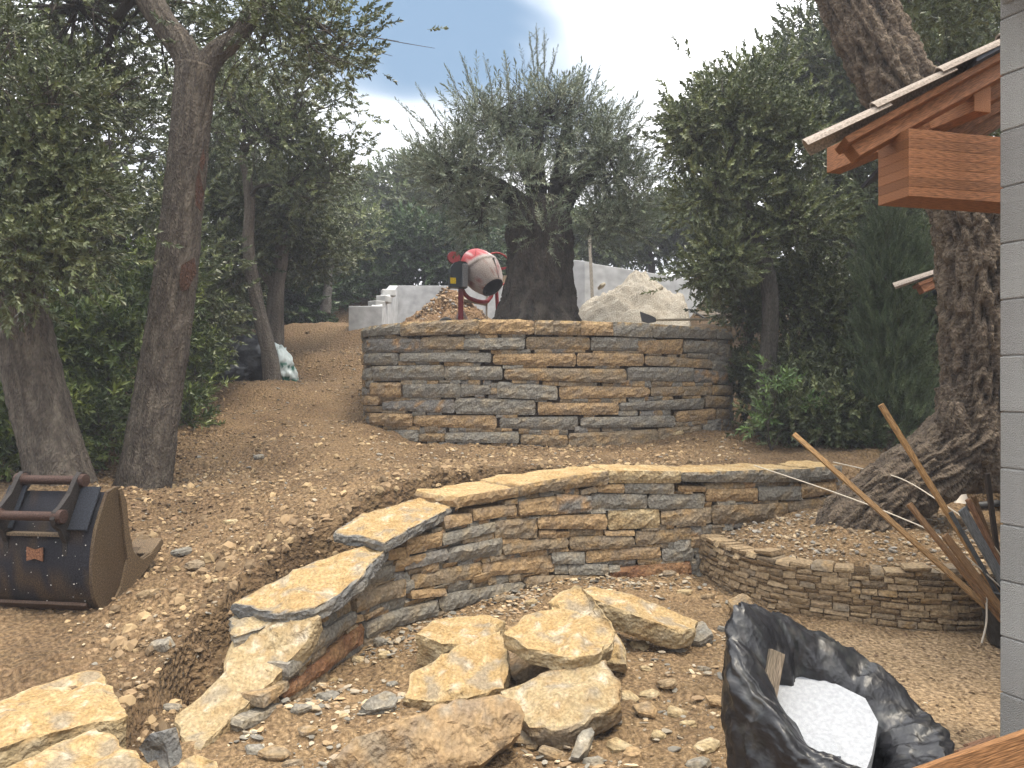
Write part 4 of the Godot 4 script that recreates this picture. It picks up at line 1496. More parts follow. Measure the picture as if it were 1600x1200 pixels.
# ---------------------------------------------------------------- cement mixer
func mixer():
	var base := px(722, 497, 12.0)
	base.y = height(base.x, 12.0)
	var t := thing("cement_mixer", "small red and grey cement mixer smeared with mortar, beside the olive tree", "cement mixer", base)
	var axis_ := Vector3(0.50, -0.74, 0.45).normalized()
	var c := px(751, 423, 12.0)
	var red := Color(0.42, 0.025, 0.03)
	var grey := Color(0.50, 0.43, 0.40)
	# drum: tail cone, belt, body, mouth, inner wall
	var prof := [[0.05, -0.40], [0.15, -0.385], [0.22, -0.32], [0.29, -0.20], [0.325, -0.09], [0.335, -0.03], [0.348, -0.025], [0.348, 0.025], [0.335, 0.03], [0.33, 0.1], [0.305, 0.2], [0.265, 0.3], [0.215, 0.39], [0.2, 0.42], [0.19, 0.415], [0.205, 0.38], [0.255, 0.29], [0.31, 0.1], [0.31, -0.05], [0.2, -0.3], [0.02, -0.34]]
	for k in prof.size():
		prof[k] = [prof[k][0] * 0.92, prof[k][1] * 0.94]
	var f := frame_y(c, axis_)
	var b := Buf.new()
	var sides := 44
	for k in prof.size():
		for j in sides:
			var an := TAU * j / sides
			var p := f * Vector3(cos(an) * prof[k][0], prof[k][1], sin(an) * prof[k][0])
			var n := na.get_noise_3d(p.x * 5.0, p.y * 9.0, p.z * 5.0) + 0.5 * na.get_noise_3dv(p * 20.0)
			var col := grey.lerp(Color(0.30, 0.11, 0.10), smoothstep(0.02, 0.4, n))
			if k < 5:
				col = red.lerp(Color(0.62, 0.5, 0.48), smoothstep(0.05, 0.35, n + (k - 3) * 0.12))
			elif k < 9:
				col = Color(0.33, 0.28, 0.27).lerp(grey, clampf(0.5 + n, 0.0, 1.0))
			elif k > 13:
				col = Color(0.16, 0.145, 0.14)
			b.add(p, col)
	for k in prof.size() - 1:
		for j in sides:
			var a := k * sides + j
			var d := k * sides + (j + 1) % sides
			b.quad(a, a + sides, d + sides, d)
	part(t, "drum", b, M.paint)
	for k in 2:
		var bl := Buf.new()
		var x := f.basis.x.rotated(axis_, k * PI + 0.6)
		bar(bl, c + axis_ * 0.05 + x * 0.3, c + axis_ * 0.36 + x * 0.16, 0.012, 0.09, Color(0.2, 0.19, 0.18), 0.003, 0.0, axis_)
		part(t, "mixing_blade", bl, M.paint, true)
	# motor housing with its round top
	var h := px(716, 430, 11.75)
	var hb := Buf.new()
	var sil := PackedVector2Array([Vector2(-0.14, -0.2), Vector2(0.13, -0.2), Vector2(0.13, 0.17), Vector2(0.1, 0.2), Vector2(0.0, 0.205), Vector2(-0.08, 0.18), Vector2(-0.125, 0.11), Vector2(-0.14, 0.0)])
	plate(hb, Transform3D(Basis(Vector3.UP, 0.25), h), sil, 0.2, Color(0.035, 0.04, 0.05))
	var mh := part(t, "motor_housing", hb, M.paint, true)
	var eb := Buf.new()
	box(eb, Transform3D(Basis(Vector3.UP, 0.25), h + Vector3(0.11, -0.02, 0.1)), Vector3(0.085, 0.36, 0.06), Color(0.2, 0.2, 0.21), 0.012)
	part(mh, "end_cover", eb, M.paint, true)
	var yb := Buf.new()
	box(yb, Transform3D(Basis(Vector3.UP, 0.25), px(708.0, 438.5, 11.6)), Vector3(0.088, 0.092, 0.006), Color(0.75, 0.52, 0.01), 0.002)
	part(mh, "yellow_sticker", yb, M.paint, true)
	var gb := Buf.new()
	lathe(gb, frame_y(px(709, 403, 12.2), Vector3(0.3, 0.2, 1.0)), [[0.0, -0.03], [0.1, -0.03], [0.11, 0.0], [0.1, 0.03], [0.0, 0.03]], 20, [Color(0.2, 0.02, 0.025)])
	part(t, "pinion_cover", gb, M.paint, true)
	# post, yoke, feet
	var ground_y := base.y
	var pt := px(720, 448, 11.85)
	var pb := Buf.new()
	bar(pb, Vector3(pt.x, ground_y - 0.02, pt.z), pt, 0.08, 0.08, Color(0.24, 0.018, 0.025), 0.008, 0.1, Vector3.RIGHT)
	part(t, "post", pb, M.paint, true)
	var far := px(775, 440, 12.45)
	var yk := Buf.new()
	tube(yk, [pt, c + Vector3(-0.2, -0.42, -0.05), c + Vector3(0.1, -0.45, -0.3), far], [0.035, 0.035, 0.035, 0.03], 8, 0.1, 0.0, 1, 1, red * 0.8, red)
	part(t, "yoke", yk, M.paint)
	for e in [[705, 0.12], [741, 0.1]]:
		var lb := Buf.new()
		var foot := px(e[0], 497, 11.8)
		foot.y = ground_y
		tube(lb, [Vector3(pt.x, ground_y + 0.42, pt.z), foot], [0.022, 0.022], 8, 0.2, 0.0, 1, 1, Color(0.3, 0.22, 0.19), red)
		part(t, "strut", lb, M.paint)
	var rear := Buf.new()
	tube(rear, [far, Vector3(far.x + 0.05, ground_y, far.z)], [0.03, 0.03], 8, 0.3, 0.0, 1, 1, red * 0.7, red)
	part(t, "rear_leg", rear, M.paint)
	for e in [[697, 11.7], [744, 11.9]]:
		var wb := Buf.new()
		var at := px(e[0], 490, e[1])
		at.y = ground_y + 0.13
		var wf := frame_y(at, Vector3(0.25, 0, 1))
		lathe(wb, wf, [[0.075, -0.03], [0.115, -0.035], [0.13, -0.02], [0.13, 0.02], [0.115, 0.035], [0.075, 0.03], [0.06, 0.0]], 22, [Color(0.1, 0.095, 0.09)])
		var wh := part(t, "wheel", wb, M.paint)
		var rb := Buf.new()
		lathe(rb, wf, [[0.02, -0.03], [0.075, -0.022], [0.078, 0.0], [0.075, 0.022], [0.02, 0.03]], 18, [Color(0.38, 0.36, 0.34)], true)
		part(wh, "rim", rb, M.paint)
	# tilting hand wheel at the far side
	var wc := px(776, 421, 12.3)
	var wf2 := frame_y(wc, Vector3(0.5, -0.1, 0.9))
	var ring := Buf.new()
	var pts := []
	var rad := []
	for k in 25:
		var an := TAU * k / 24.0
		pts.append(wf2 * Vector3(cos(an) * 0.27, 0, sin(an) * 0.27))
		rad.append(0.014)
	tube(ring, pts, rad, 8, 0.1, 0.0, 1, 1, red * 0.9, red)
	var hw := part(t, "hand_wheel", ring, M.paint)
	for k in 3:
		var sb := Buf.new()
		var an := TAU * k / 3.0 + 0.15
		bar(sb, wc, wf2 * Vector3(cos(an) * 0.27, 0, sin(an) * 0.27), 0.04, 0.012, red * 0.8, 0.003, 0.0, wf2.basis.y)
		part(hw, "spoke", sb, M.paint, true)


# ---------------------------------------------------------------- heaps of earth and sand
func heap(called: String, label: String, category: String, c: Vector3, rx: float, rz: float, hgt: float, sharp: float, skew: float, m: Material, c1: Color, c2: Color, rough: float):
	var b := Buf.new()
	var nr_ := 60
	var ns := 140
	for i in nr_ + 1:
		var r := float(i) / nr_
		for j in ns:
			var an := TAU * j / ns
			var dx := cos(an) * r
			var dz := sin(an) * r
			var x := c.x + dx * rx + skew * (1.0 - r) * rx
			var z := c.z + dz * rz
			var prof := pow(clampf(1.0 - r, 0.0, 1.0), sharp)
			var n := na.get_noise_2d(x * 1.6, z * 1.6) * 0.14 + na.get_noise_2d(x * 7.0, z * 7.0) * 0.035 * rough + na.get_noise_2d(x * 22.0, z * 22.0) * 0.012 * rough
			var g := height(x, -z) - 0.03
			var y := g + hgt * prof + n * smoothstep(0.0, 0.25, 1.0 - r)
			var k := na.get_noise_3d(x * 5.0, y * 5.0, z * 5.0)
			b.add(Vector3(x, y, z), c1.lerp(c2, clampf(0.45 + k * 1.2, 0.0, 1.0)))
	for i in nr_:
		for j in ns:
			var a := i * ns + j
			var d := i * ns + (j + 1) % ns
			b.quad(a, d, d + ns, a + ns)
	return top_mesh(called, done(b, false), m, label, category)


func heaps():
	var c := px(692, 480, 12.9)
	heap("earth_pile", "brown heap of stony earth to the left of the cement mixer", "earth pile", Vector3(c.x, 0, c.z), 1.4, 0.95, 1.16, 1.0, 0.04, M.soil, Color(0.27, 0.18, 0.11), Color(0.40, 0.29, 0.185), 1.6)
	# lumps and stones on the heap
	var on_heap := func(_k: int) -> Array:
		var an := rng.randf() * TAU
		var r := sqrt(rng.randf())
		var x: float = c.x + cos(an) * r * 1.35 + 0.04 * (1.0 - r)
		var z: float = c.z + sin(an) * r * 0.85
		var y: float = height(x, -z) + 1.16 * (1.0 - r) - 0.02
		return [Vector3(x, y, z), rng.randf_range(0.018, 0.06)]
	chips("heap_lumps", "stones and clods lying on the brown earth heap", "clods", 1200, on_heap, [Color(0.33, 0.23, 0.14), Color(0.22, 0.15, 0.095), Color(0.45, 0.35, 0.24), Color(0.28, 0.26, 0.24)])
	var s := px(985, 480, 12.0)
	heap("sand_heap", "large pale heap of cream coloured sand behind the round wall", "sand heap", Vector3(s.x + 0.24, 0, s.z), 1.34, 1.1, 1.05, 0.72, -0.12, M.sand, Color(0.48, 0.425, 0.345), Color(0.56, 0.51, 0.43), 1.0)
	# flat stones lying on the sand
	for k in 4:
		var at := px([1030, 1045, 1052, 940][k], [452, 466, 473, 447][k], 11.7)
		var b := Buf.new()
		box(b, Transform3D(Basis(Vector3(0.3, 0.2, -1).normalized(), -0.6) * Basis(Vector3.UP, k * 0.7), at), Vector3(0.13, 0.05, 0.1), Color(0.5, 0.44, 0.34), 0.015, 0.08)
		top_mesh("flat_stone", done(b, true, at), M.stone, "small flat stone lying on the slope of the sand heap", "stone", at, "stones on the sand heap")


# ---------------------------------------------------------------- black sack with polystyrene
func sack():
	var c := Vector3(1.165, 0.0, -2.70)
	var t := thing("rubbish_sack", "big crumpled black plastic sack standing open in the yard", "sack", c)
	var rim := [[0.0, 0.385], [45.0, 0.52], [80.0, 0.615], [110.0, 0.70], [135.0, 0.755], [152.0, 0.755], [175.0, 0.64], [205.0, 0.5], [240.0, 0.385], [270.0, 0.335], [310.0, 0.325], [340.0, 0.36], [360.0, 0.385]]
	var rim_h := func(deg: float) -> float:
		for k in rim.size() - 1:
			if deg <= rim[k + 1][0]:
				var u: float = (deg - rim[k][0]) / (rim[k + 1][0] - rim[k][0])
				return lerpf(rim[k][1], rim[k + 1][1], u * u * (3.0 - 2.0 * u))
		return rim[0][1]
	var b := Buf.new()
	var ns := 130
	# rows: [radius factor, height as share of the rim, turned-in depth]
	var rows := [[0.86, 0.0, 0.0], [0.95, 0.02, 0.0], [1.0, 0.1, 0.0], [1.03, 0.2, 0.0], [1.05, 0.3, 0.0], [1.05, 0.4, 0.0], [1.04, 0.5, 0.0], [1.03, 0.6, 0.0], [1.01, 0.69, 0.0], [1.0, 0.77, 0.0], [1.0, 0.84, 0.0], [0.995, 0.9, 0.0], [0.97, 0.955, 0.0], [0.93, 0.99, 0.0], [0.885, 1.0, 0.0], [0.82, 0.99, 0.0], [0.75, 0.965, 0.0], [0.68, 0.93, 0.0], [0.61, 0.885, 0.0], [0.56, 0.83, 0.0], [0.54, 0.75, 0.0], [0.56, 0.64, 0.0], [0.62, 0.45, 0.0], [0.66, 0.25, 0.0], [0.6, 0.08, 0.0]]
	# finer rows between these, so that the film can crumple
	var coarse := rows
	rows = []
	for k in coarse.size() - 1:
		rows.append(coarse[k])
		rows.append([(coarse[k][0] + coarse[k + 1][0]) * 0.5, (coarse[k][1] + coarse[k + 1][1]) * 0.5, 0.0])
	rows.append(coarse[-1])
	var lip := 28
	var black := Color(0.016, 0.018, 0.022)
	var dust := Color(0.14, 0.13, 0.115)
	for i in rows.size():
		for j in ns:
			var an := TAU * j / ns
			var h: float = (rim_h as Callable).call(fposmod(rad_to_deg(an), 360.0))
			var rr: float = rows[i][0]
			var ch: float = rows[i][1]
			if i > lip:
				rr -= 0.17 * maxf(0.0, cos(an - 0.25)) * minf(1.0, (i - lip) / 6.0)
			# folds run down from the rim and wander
			var tw := an + 0.55 * ch * sin(an * 2.0 + 1.0)
			var fold := na.get_noise_3d(cos(tw) * 2.4, ch * h * 1.6, sin(tw) * 2.4)
			var crease := nr.get_noise_3d(cos(tw) * 1.9 + 4.0, ch * h * 2.2, sin(tw) * 1.9)
			var sag := na.get_noise_3d(cos(an) * 1.4, ch * 2.0, sin(an) * 1.4 + 7.0)
			var diag := nr.get_noise_3d(an * 1.6 + ch * 2.5, ch * h * 5.0 - an * 0.8, 2.0) * sin(an * 0.5)
			var down := nr.get_noise_3d(cos(tw) * 3.0, ch * 0.8, sin(tw) * 3.0)
			var along_rim := nr.get_noise_3d(cos(an) * 1.2 + 3.0, i * 0.16 + 0.6 * sin(an * 3.0), sin(an) * 1.2)
			var on_rim := smoothstep(0.7, 0.95, ch) if i < 40 else 1.0
			var r := rr + 0.07 * fold + 0.06 * sag + 0.02 * diag + lerpf(0.065 * down, 0.055 * along_rim, on_rim)
			var x := cos(an) * 0.36 * r
			var z := -sin(an) * 0.30 * r
			var y := h * ch + 0.012 * crease * ch + 0.02 * along_rim * on_rim
			# the sack leans back to the left where it is highest
			x -= 0.05 * ch * (h - 0.4) * 2.0
			var n := na.get_noise_3d(x * 8.0, y * 5.0, z * 8.0) + 0.5 * na.get_noise_3d(x * 26.0, y * 20.0, z * 26.0)
			b.add(c + Vector3(x, maxf(y, 0.004), z) + jit3(0.0), black.lerp(dust, smoothstep(0.1, 0.7, n) * 0.6))
	for i in rows.size() - 1:
		for j in ns:
			var a := i * ns + j
			var d := i * ns + (j + 1) % ns
			b.quad(a, a + ns, d + ns, d)
	var f0 := b.add(c + Vector3(0, 0.004, 0), black)
	var f1 := b.add(c + Vector3(0, 0.06, 0), black)
	for j in ns:
		b.tri(f0, j, (j + 1) % ns)
		b.tri(f1, (rows.size() - 1) * ns + (j + 1) % ns, (rows.size() - 1) * ns + j)
	# orientation: angle grows towards the back, so faces are turned
	part(t, "sack_film", b, M.plastic)
	# what is in it
	var poly := []
	for p in [[1200, 1052, 0.475], [1240, 1050, 0.49], [1300, 1064, 0.48], [1352, 1090, 0.455], [1372, 1130, 0.41], [1362, 1180, 0.365], [1345, 1225, 0.325], [1250, 1225, 0.315], [1236, 1160, 0.375], [1218, 1100, 0.43]]:
		poly.append(pxh(p[0], p[1], p[2]))
	var fb := Buf.new()
	var mid := Vector3.ZERO
	for p in poly:
		mid += p
	mid /= poly.size()
	var nrm := Vector3.ZERO
	for k in poly.size():
		nrm += (poly[k] - mid).cross(poly[(k + 1) % poly.size()] - mid)
	nrm = nrm.normalized() * signf(nrm.y)
	var f := frame_y(mid, nrm)
	var flat_ := PackedVector2Array()
	for p in poly:
		var l: Vector3 = f.affine_inverse() * p
		flat_.append(Vector2(l.x, -l.z))
	var tf := Transform3D(Basis(f.basis.x, -f.basis.z, f.basis.y), mid - nrm * 0.05)
	plate(fb, tf, flat_, 0.1, Color(0.36, 0.37, 0.39))
	var at := mid
	top_mesh("polystyrene_board", done(fb, true, at), M.foam, "broken white polystyrene board lying in the mouth of the black sack", "polystyrene board", at)
	var sb := Buf.new()
	var small := PackedVector2Array([Vector2(-0.1, -0.05), Vector2(0.0, -0.06), Vector2(0.01, 0.04), Vector2(-0.09, 0.05)])
	var at2 := mid + f.basis.x * -0.02 + f.basis.z * 0.13 + nrm * 0.012
	plate(sb, Transform3D(tf.basis, at2), small, 0.022, Color(0.34, 0.35, 0.37))
	top_mesh("polystyrene_scrap", done(sb, true, at2), M.foam, "small square scrap of polystyrene lying on the larger white board", "polystyrene", at2)
	var cb := Buf.new()
	var ca := px(1206, 1060, 2.72)
	var ce := px(1214, 1018, 2.76)
	bar(cb, ca - (ce - ca) * 1.2, ce, 0.06, 0.02, Color(0.22, 0.175, 0.125), 0.003, 0.06, Vector3(0.2, 0.1, 1.0))
	var o := Node3D.new()
	o.name = numbered("board_offcut")
	add_child(o)
	o.position = ca
	tag(o, "tan board offcut standing inside the black sack", "board")
	part_along(o, "board", cb, bar_frame(ca, ce, Vector3(0.2, 0.1, 1.0)))


# ---------------------------------------------------------------- timber in a tub, plank, strings
func stick(called: String, label: String, category: String, p: Vector3, q: Vector3, w: float, h: float, col: Color, group := ""):
	var o := Node3D.new()
	o.name = numbered(called)
	add_child(o)
	o.position = p
	tag(o, label, category, group)
	var b := Buf.new()
	var up := (Vector3.BACK * 0.8 + Vector3.UP * 0.5).normalized()
	bar(b, p, q, w * 0.8, h * 0.8, col, 0.002, 0.05, up)
	part_along(o, "batten", b, bar_frame(p, q, up))


func timber():
	# mason's tub, mostly behind the block wall
	var c := px(1590, 950, 4.62)
	c.y = 0.0
	var t := thing("mason_tub", "black rubber mason's tub with a rope handle beside the planter wall", "tub", c)
	var b := Buf.new()
	lathe(b, frame_y(c, Vector3.UP), [[0.0, 0.0], [0.15, 0.0], [0.16, 0.01], [0.205, 0.33], [0.22, 0.335], [0.22, 0.35], [0.2, 0.35], [0.15, 0.03], [0.0, 0.03]], 36, [Color(0.028, 0.028, 0.03)])
	part(t, "tub_wall", b, M.plastic)
	var hb := Buf.new()
	var l := c + Vector3(-0.215, 0.33, 0.04)
	tube(hb, [l, l + Vector3(-0.012, -0.05, 0.02), l + Vector3(-0.02, -0.17, 0.03), l + Vector3(-0.055, -0.29, 0.04)], [0.006, 0.006, 0.006, 0.006], 8, 0.03, 0.0, 1, 1, Color(0.42, 0.38, 0.32), Color.WHITE)
	part(t, "rope_handle", hb, M.twig)
	var tan_ := Color(0.46, 0.27, 0.115)
	var brown := Color(0.24, 0.135, 0.065)
	var grey := Color(0.17, 0.175, 0.18)
	var foot := func(dx: float, dz: float) -> Vector3: return c + Vector3(dx, 0.06, dz)
	stick("batten", "clean pale yellow batten sticking steeply out of the tub", "batten", (foot as Callable).call(0.02, 0.03), px(1376, 632, 4.75), 0.04, 0.03, tan_ * 1.1)
	stick("batten", "long thin tan batten leaning flat out of the tub over the low wall", "batten", (foot as Callable).call(-0.02, 0.08), px(1240, 678, 5.3), 0.045, 0.022, tan_ * 0.85)
	stick("batten", "short brown batten with a bright cut end leaning out of the tub", "batten", (foot as Callable).call(-0.07, 0.12), px(1420, 787, 4.75), 0.04, 0.03, brown * 1.3)
	stick("batten", "weathered grey board standing in the tub in front of the others", "batten", (foot as Callable).call(0.03, 0.13), px(1503, 795, 4.5), 0.075, 0.02, grey)
	stick("batten", "short dark brown lath standing in the tub", "batten", (foot as Callable).call(0.05, 0.0), px(1521, 775, 4.6), 0.03, 0.025, brown * 0.7)
	stick("batten", "reddish brown lath beside the grey board in the tub", "batten", (foot as Callable).call(0.08, 0.06), px(1512, 780, 4.55), 0.03, 0.03, Color(0.30, 0.16, 0.09))
	stick("batten", "broad flat brown board lying lowest among the battens in the tub", "batten", (foot as Callable).call(-0.05, 0.16), px(1476, 836, 4.55), 0.06, 0.022, brown * 1.15)
	stick("batten", "narrow grey lath with a split end in the tub", "batten", (foot as Callable).call(0.0, 0.05), px(1485, 800, 4.65), 0.03, 0.02, grey * 0.7)
	stick("batten", "dark stake leaning behind the battens near the house corner", "batten", c + Vector3(0.12, 0.1, -0.3), px(1542, 740, 4.95), 0.035, 0.03, Color(0.06, 0.045, 0.035))
	# two pale strings
	for e in [[[px(1178, 727, 6.35), px(1300, 768, 5.9), px(1400, 806, 5.4), px(1475, 843, 4.75), c + Vector3(-0.1, 0.34, 0.05)], "straight pale string stretched from the capstones to the tub"], [[px(1302, 722, 6.75), px(1350, 733, 6.2), px(1408, 748, 5.6), px(1470, 785, 5.0), px(1540, 838, 4.6), c + Vector3(0.02, 0.35, 0.02)], "sagging pale cane bending from the wall's end to the tub"]]:
		var sb := Buf.new()
		var rad := []
		for k in e[0].size():
			rad.append(0.0045)
		tube(sb, e[0], rad, 6, 0.1, 0.0, 1, 1, Color(0.52, 0.46, 0.37), Color.WHITE)
		top_mesh("string", done(sb, false, e[0][0]), M.twig, e[1], "string", e[0][0])
	# pale board behind the oak
	var wb := Buf.new()
	var wf := Transform3D(Basis(Vector3.UP, 0.2) * Basis(Vector3.RIGHT, -0.7), px(1535, 795, 6.9))
	plate(wb, wf, PackedVector2Array([Vector2(-0.5, -0.28), Vector2(0.6, -0.3), Vector2(0.6, 0.1), Vector2(0.1, 0.32), Vector2(-0.12, 0.22), Vector2(-0.3, 0.02)]), 0.03, Color(0.62, 0.56, 0.48))
	top_mesh("pale_board", done(wb, true, wf.origin), M.concrete, "pale plaster board lying behind the leaning cork oak trunk", "board", wf.origin)
	var pp := px(1548, 795, 6.5)
	var pb := Buf.new()
	tube(pb, [pp + Vector3(-0.2, 0.02, 0), pp + Vector3(0.4, 0.08, 0)], [0.03, 0.03], 10, 0.2, 0.0, 1, 1, Color(0.06, 0.06, 0.06), Color.WHITE)
	top_mesh("pipe_offcut", done(pb, false, pp), M.paint, "dark pipe offcut lying on the pale board behind the oak", "pipe", pp)
	# plank across the corner in front of the yard
	var a := px(1425, 1214, 2.25)
	var q := px(1640, 1140, 2.05)
	var o := thing("scaffold_plank", "orange brown sawn plank set on edge at the corner of the yard", "plank", Vector3(a.x, 0.0, a.z))
	var kb := Buf.new()
	bar(kb, a - Vector3.UP * 0.1, q - Vector3.UP * 0.1, 0.035, 0.2, Color(0.40, 0.20, 0.085), 0.003, 0.06)
	part_along(o, "plank", kb, bar_frame(a - Vector3.UP * 0.1, q - Vector3.UP * 0.1))
	for k in 2:
		var st := Buf.new()
		var s := a.lerp(q, 0.35 + 0.5 * k)
		bar(st, Vector3(s.x, 0.0, s.z - 0.04), Vector3(s.x, s.y - 0.06, s.z - 0.04), 0.04, 0.04, Color(0.32, 0.19, 0.1), 0.003, 0.06, Vector3.BACK)
		part_along(o, "stake", st, bar_frame(Vector3(s.x, 0.0, s.z - 0.04), Vector3(s.x, s.y - 0.06, s.z - 0.04), Vector3.BACK))
	for k in 2:
		var s := pxh([1518, 1532][k], [1176, 1166][k], 0.03)
		stick("wood_offcut", ["reddish wooden wedge lying on the sand behind the plank", "pale wooden offcut lying on the sand behind the plank"][k], "offcut", s + Vector3(-0.07, 0, 0.02), s + Vector3(0.08, 0.015, -0.03), 0.045, 0.04, Color(0.36, 0.2, 0.12))


func small_things():
	# spade lying on the round wall's capstones
	var t := thing("spade", "steel spade with a long pale handle lying on the round wall", "spade", px(1012, 497, 9.2))
	var b := Buf.new()
	var blade := PackedVector2Array([Vector2(-0.1, -0.05), Vector2(-0.02, -0.075), Vector2(0.09, -0.05), Vector2(0.1, 0.0), Vector2(0.06, 0.03), Vector2(-0.09, 0.09)])
	plate(b, Transform3D(Basis(Vector3.UP, 0.3) * Basis(Vector3.RIGHT, -0.5), px(1013, 497, 9.15)), blade, 0.008, Color(0.06, 0.055, 0.055))
	part(t, "blade", b, M.metal, true)
	var h := Buf.new()
	var p := px(1022, 500, 9.2)
	var q := px(1108, 499, 9.6)
	bar(h, p, q, 0.03, 0.03, Color(0.5, 0.43, 0.32), 0.008, 0.05)
	part_along(t, "handle", h, bar_frame(p, q))
	stick("tool_handle", "dark tool handle propped against the foot of the sand heap", "tool handle", px(1080, 484, 11.2), px(1102, 498, 10.6), 0.035, 0.035, Color(0.07, 0.06, 0.055))
	stick("wood_stake", "tall pale wooden stake standing by the concrete wall", "stake", px(927, 500, 14.0), px(921, 368, 14.0), 0.07, 0.05, Color(0.45, 0.40, 0.33))
	stick("wood_stake", "short wooden stake standing behind the mixer's legs", "stake", px(760, 505, 12.8), px(760.5, 455, 12.8), 0.04, 0.04, Color(0.46, 0.41, 0.34))
	stick("wood_rail", "pale wooden rail nailed to the short stake behind the mixer", "rail", px(725, 468, 12.75), px(762, 475, 12.75), 0.05, 0.1, Color(0.47, 0.42, 0.36))
	stick("wood_plank", "plank lying behind the sand heap near the oak", "plank", px(1085, 490, 13.5), px(1150, 490, 13.5), 0.1, 0.06, Color(0.40, 0.33, 0.25))
	# dark heap of netting and a feed sack behind the thin tree
	var at := px(390, 590, 12.2)
	at.y = height(at.x, 12.2)
	var nb := Buf.new()
	blob(nb, at + Vector3(0, 0.32, 0), Vector3(0.5, 0.42, 0.4), 0.12, Color(0.016, 0.018, 0.024), Color(0.04, 0.042, 0.05))
	top_mesh("black_sack", done(nb, false, at), M.plastic, "bulging black plastic sack behind the thin leaning tree", "sack", at)
	var at3 := px(355, 592, 11.8)
	at3.y = height(at3.x, 11.8)
	var nb2 := Buf.new()
	blob(nb2, at3 + Vector3(0, 0.12, 0), Vector3(0.34, 0.2, 0.3), 0.12, Color(0.014, 0.016, 0.022), Color(0.035, 0.036, 0.042))
	top_mesh("black_sack", done(nb2, false, at3), M.plastic, "low slack black sack in front of the bulging one", "sack", at3)
	var at2 := px(441, 580, 11.7)
	at2.y = height(at2.x, 11.9)
	var wb := Buf.new()
	blob(wb, at2 + Vector3(0.0, 0.24, 0), Vector3(0.17, 0.34, 0.15), 0.2, Color(0.50, 0.56, 0.54), Color(0.62, 0.66, 0.65))
	for k in wb.v.size():
		var r: float = wb.v[k].y - at2.y
		var mark: float = r + 0.5 * (wb.v[k].x - at2.x) + 0.12 * na.get_noise_3dv(wb.v[k] * 9.0)
		if mark < 0.13 or absf(mark - 0.3) < 0.025:
			wb.c[k] = Color(0.012, 0.10, 0.065)
		wb.v[k].x -= 0.34 * (r - 0.25)
		wb.v[k] += Vector3(0.05, 0.0, 0.05) * nr.get_noise_3dv(wb.v[k] * 5.0)
	top_mesh("feed_sack", done(wb, false, at2), M.cloth, "white and green woven sack slumped against the thin tree", "sack", at2)
	# dead gnarled trunk
	var dt := thing("dead_trunk", "bleached dead trunk with a twisted top at the edge of the wood", "tree", px(510, 480, 16.5))
	var db := Buf.new()
	tube(db, [px(508, 490, 16.5), px(512, 455, 16.5), px(513, 425, 16.5), px(516, 408, 16.5), px(512, 392, 16.5), px(507, 378, 16.5)], [0.12, 0.09, 0.075, 0.1, 0.05, 0.015], 16, 0.06, 0.05, 1.6, 5.0, Color(0.20, 0.185, 0.165), Color(0.12, 0.11, 0.1), 4.0)
	part(dt, "trunk", db, M.bark)
	var db2 := Buf.new()
	tube(db2, [px(513, 408, 16.5), px(497, 420, 16.4), px(486, 428, 16.3)], [0.04, 0.025, 0.012], 8, 0.1, 0.0, 1, 1, Color(0.22, 0.2, 0.18), Color.WHITE)
	part(dt, "branch", db2, M.bark)


func blob(b: Buf, c: Vector3, r: Vector3, amp: float, c1: Color, c2: Color):
	var nl := 40
	var nt := 26
	for i in nt + 1:
		var ph := PI * i / nt
		for j in nl:
			var an := TAU * j / nl
			var d := Vector3(sin(ph) * cos(an), cos(ph), sin(ph) * sin(an))
			var k := 1.0 + amp * nr.get_noise_3dv(d * 1.7 + c) + amp * 0.8 * na.get_noise_3dv(d * 1.3 + c)
			var p := c + d * r * k
			p.y = maxf(p.y, c.y - r.y * 0.85)
			b.add(p, c1.lerp(c2, clampf(0.3 + na.get_noise_3dv(d * 4.0), 0.0, 1.0)))
	for i in nt:
		for j in nl:
			var a := i * nl + j
			var d := i * nl + (j + 1) % nl
			b.quad(a, d, d + nl, a + nl)


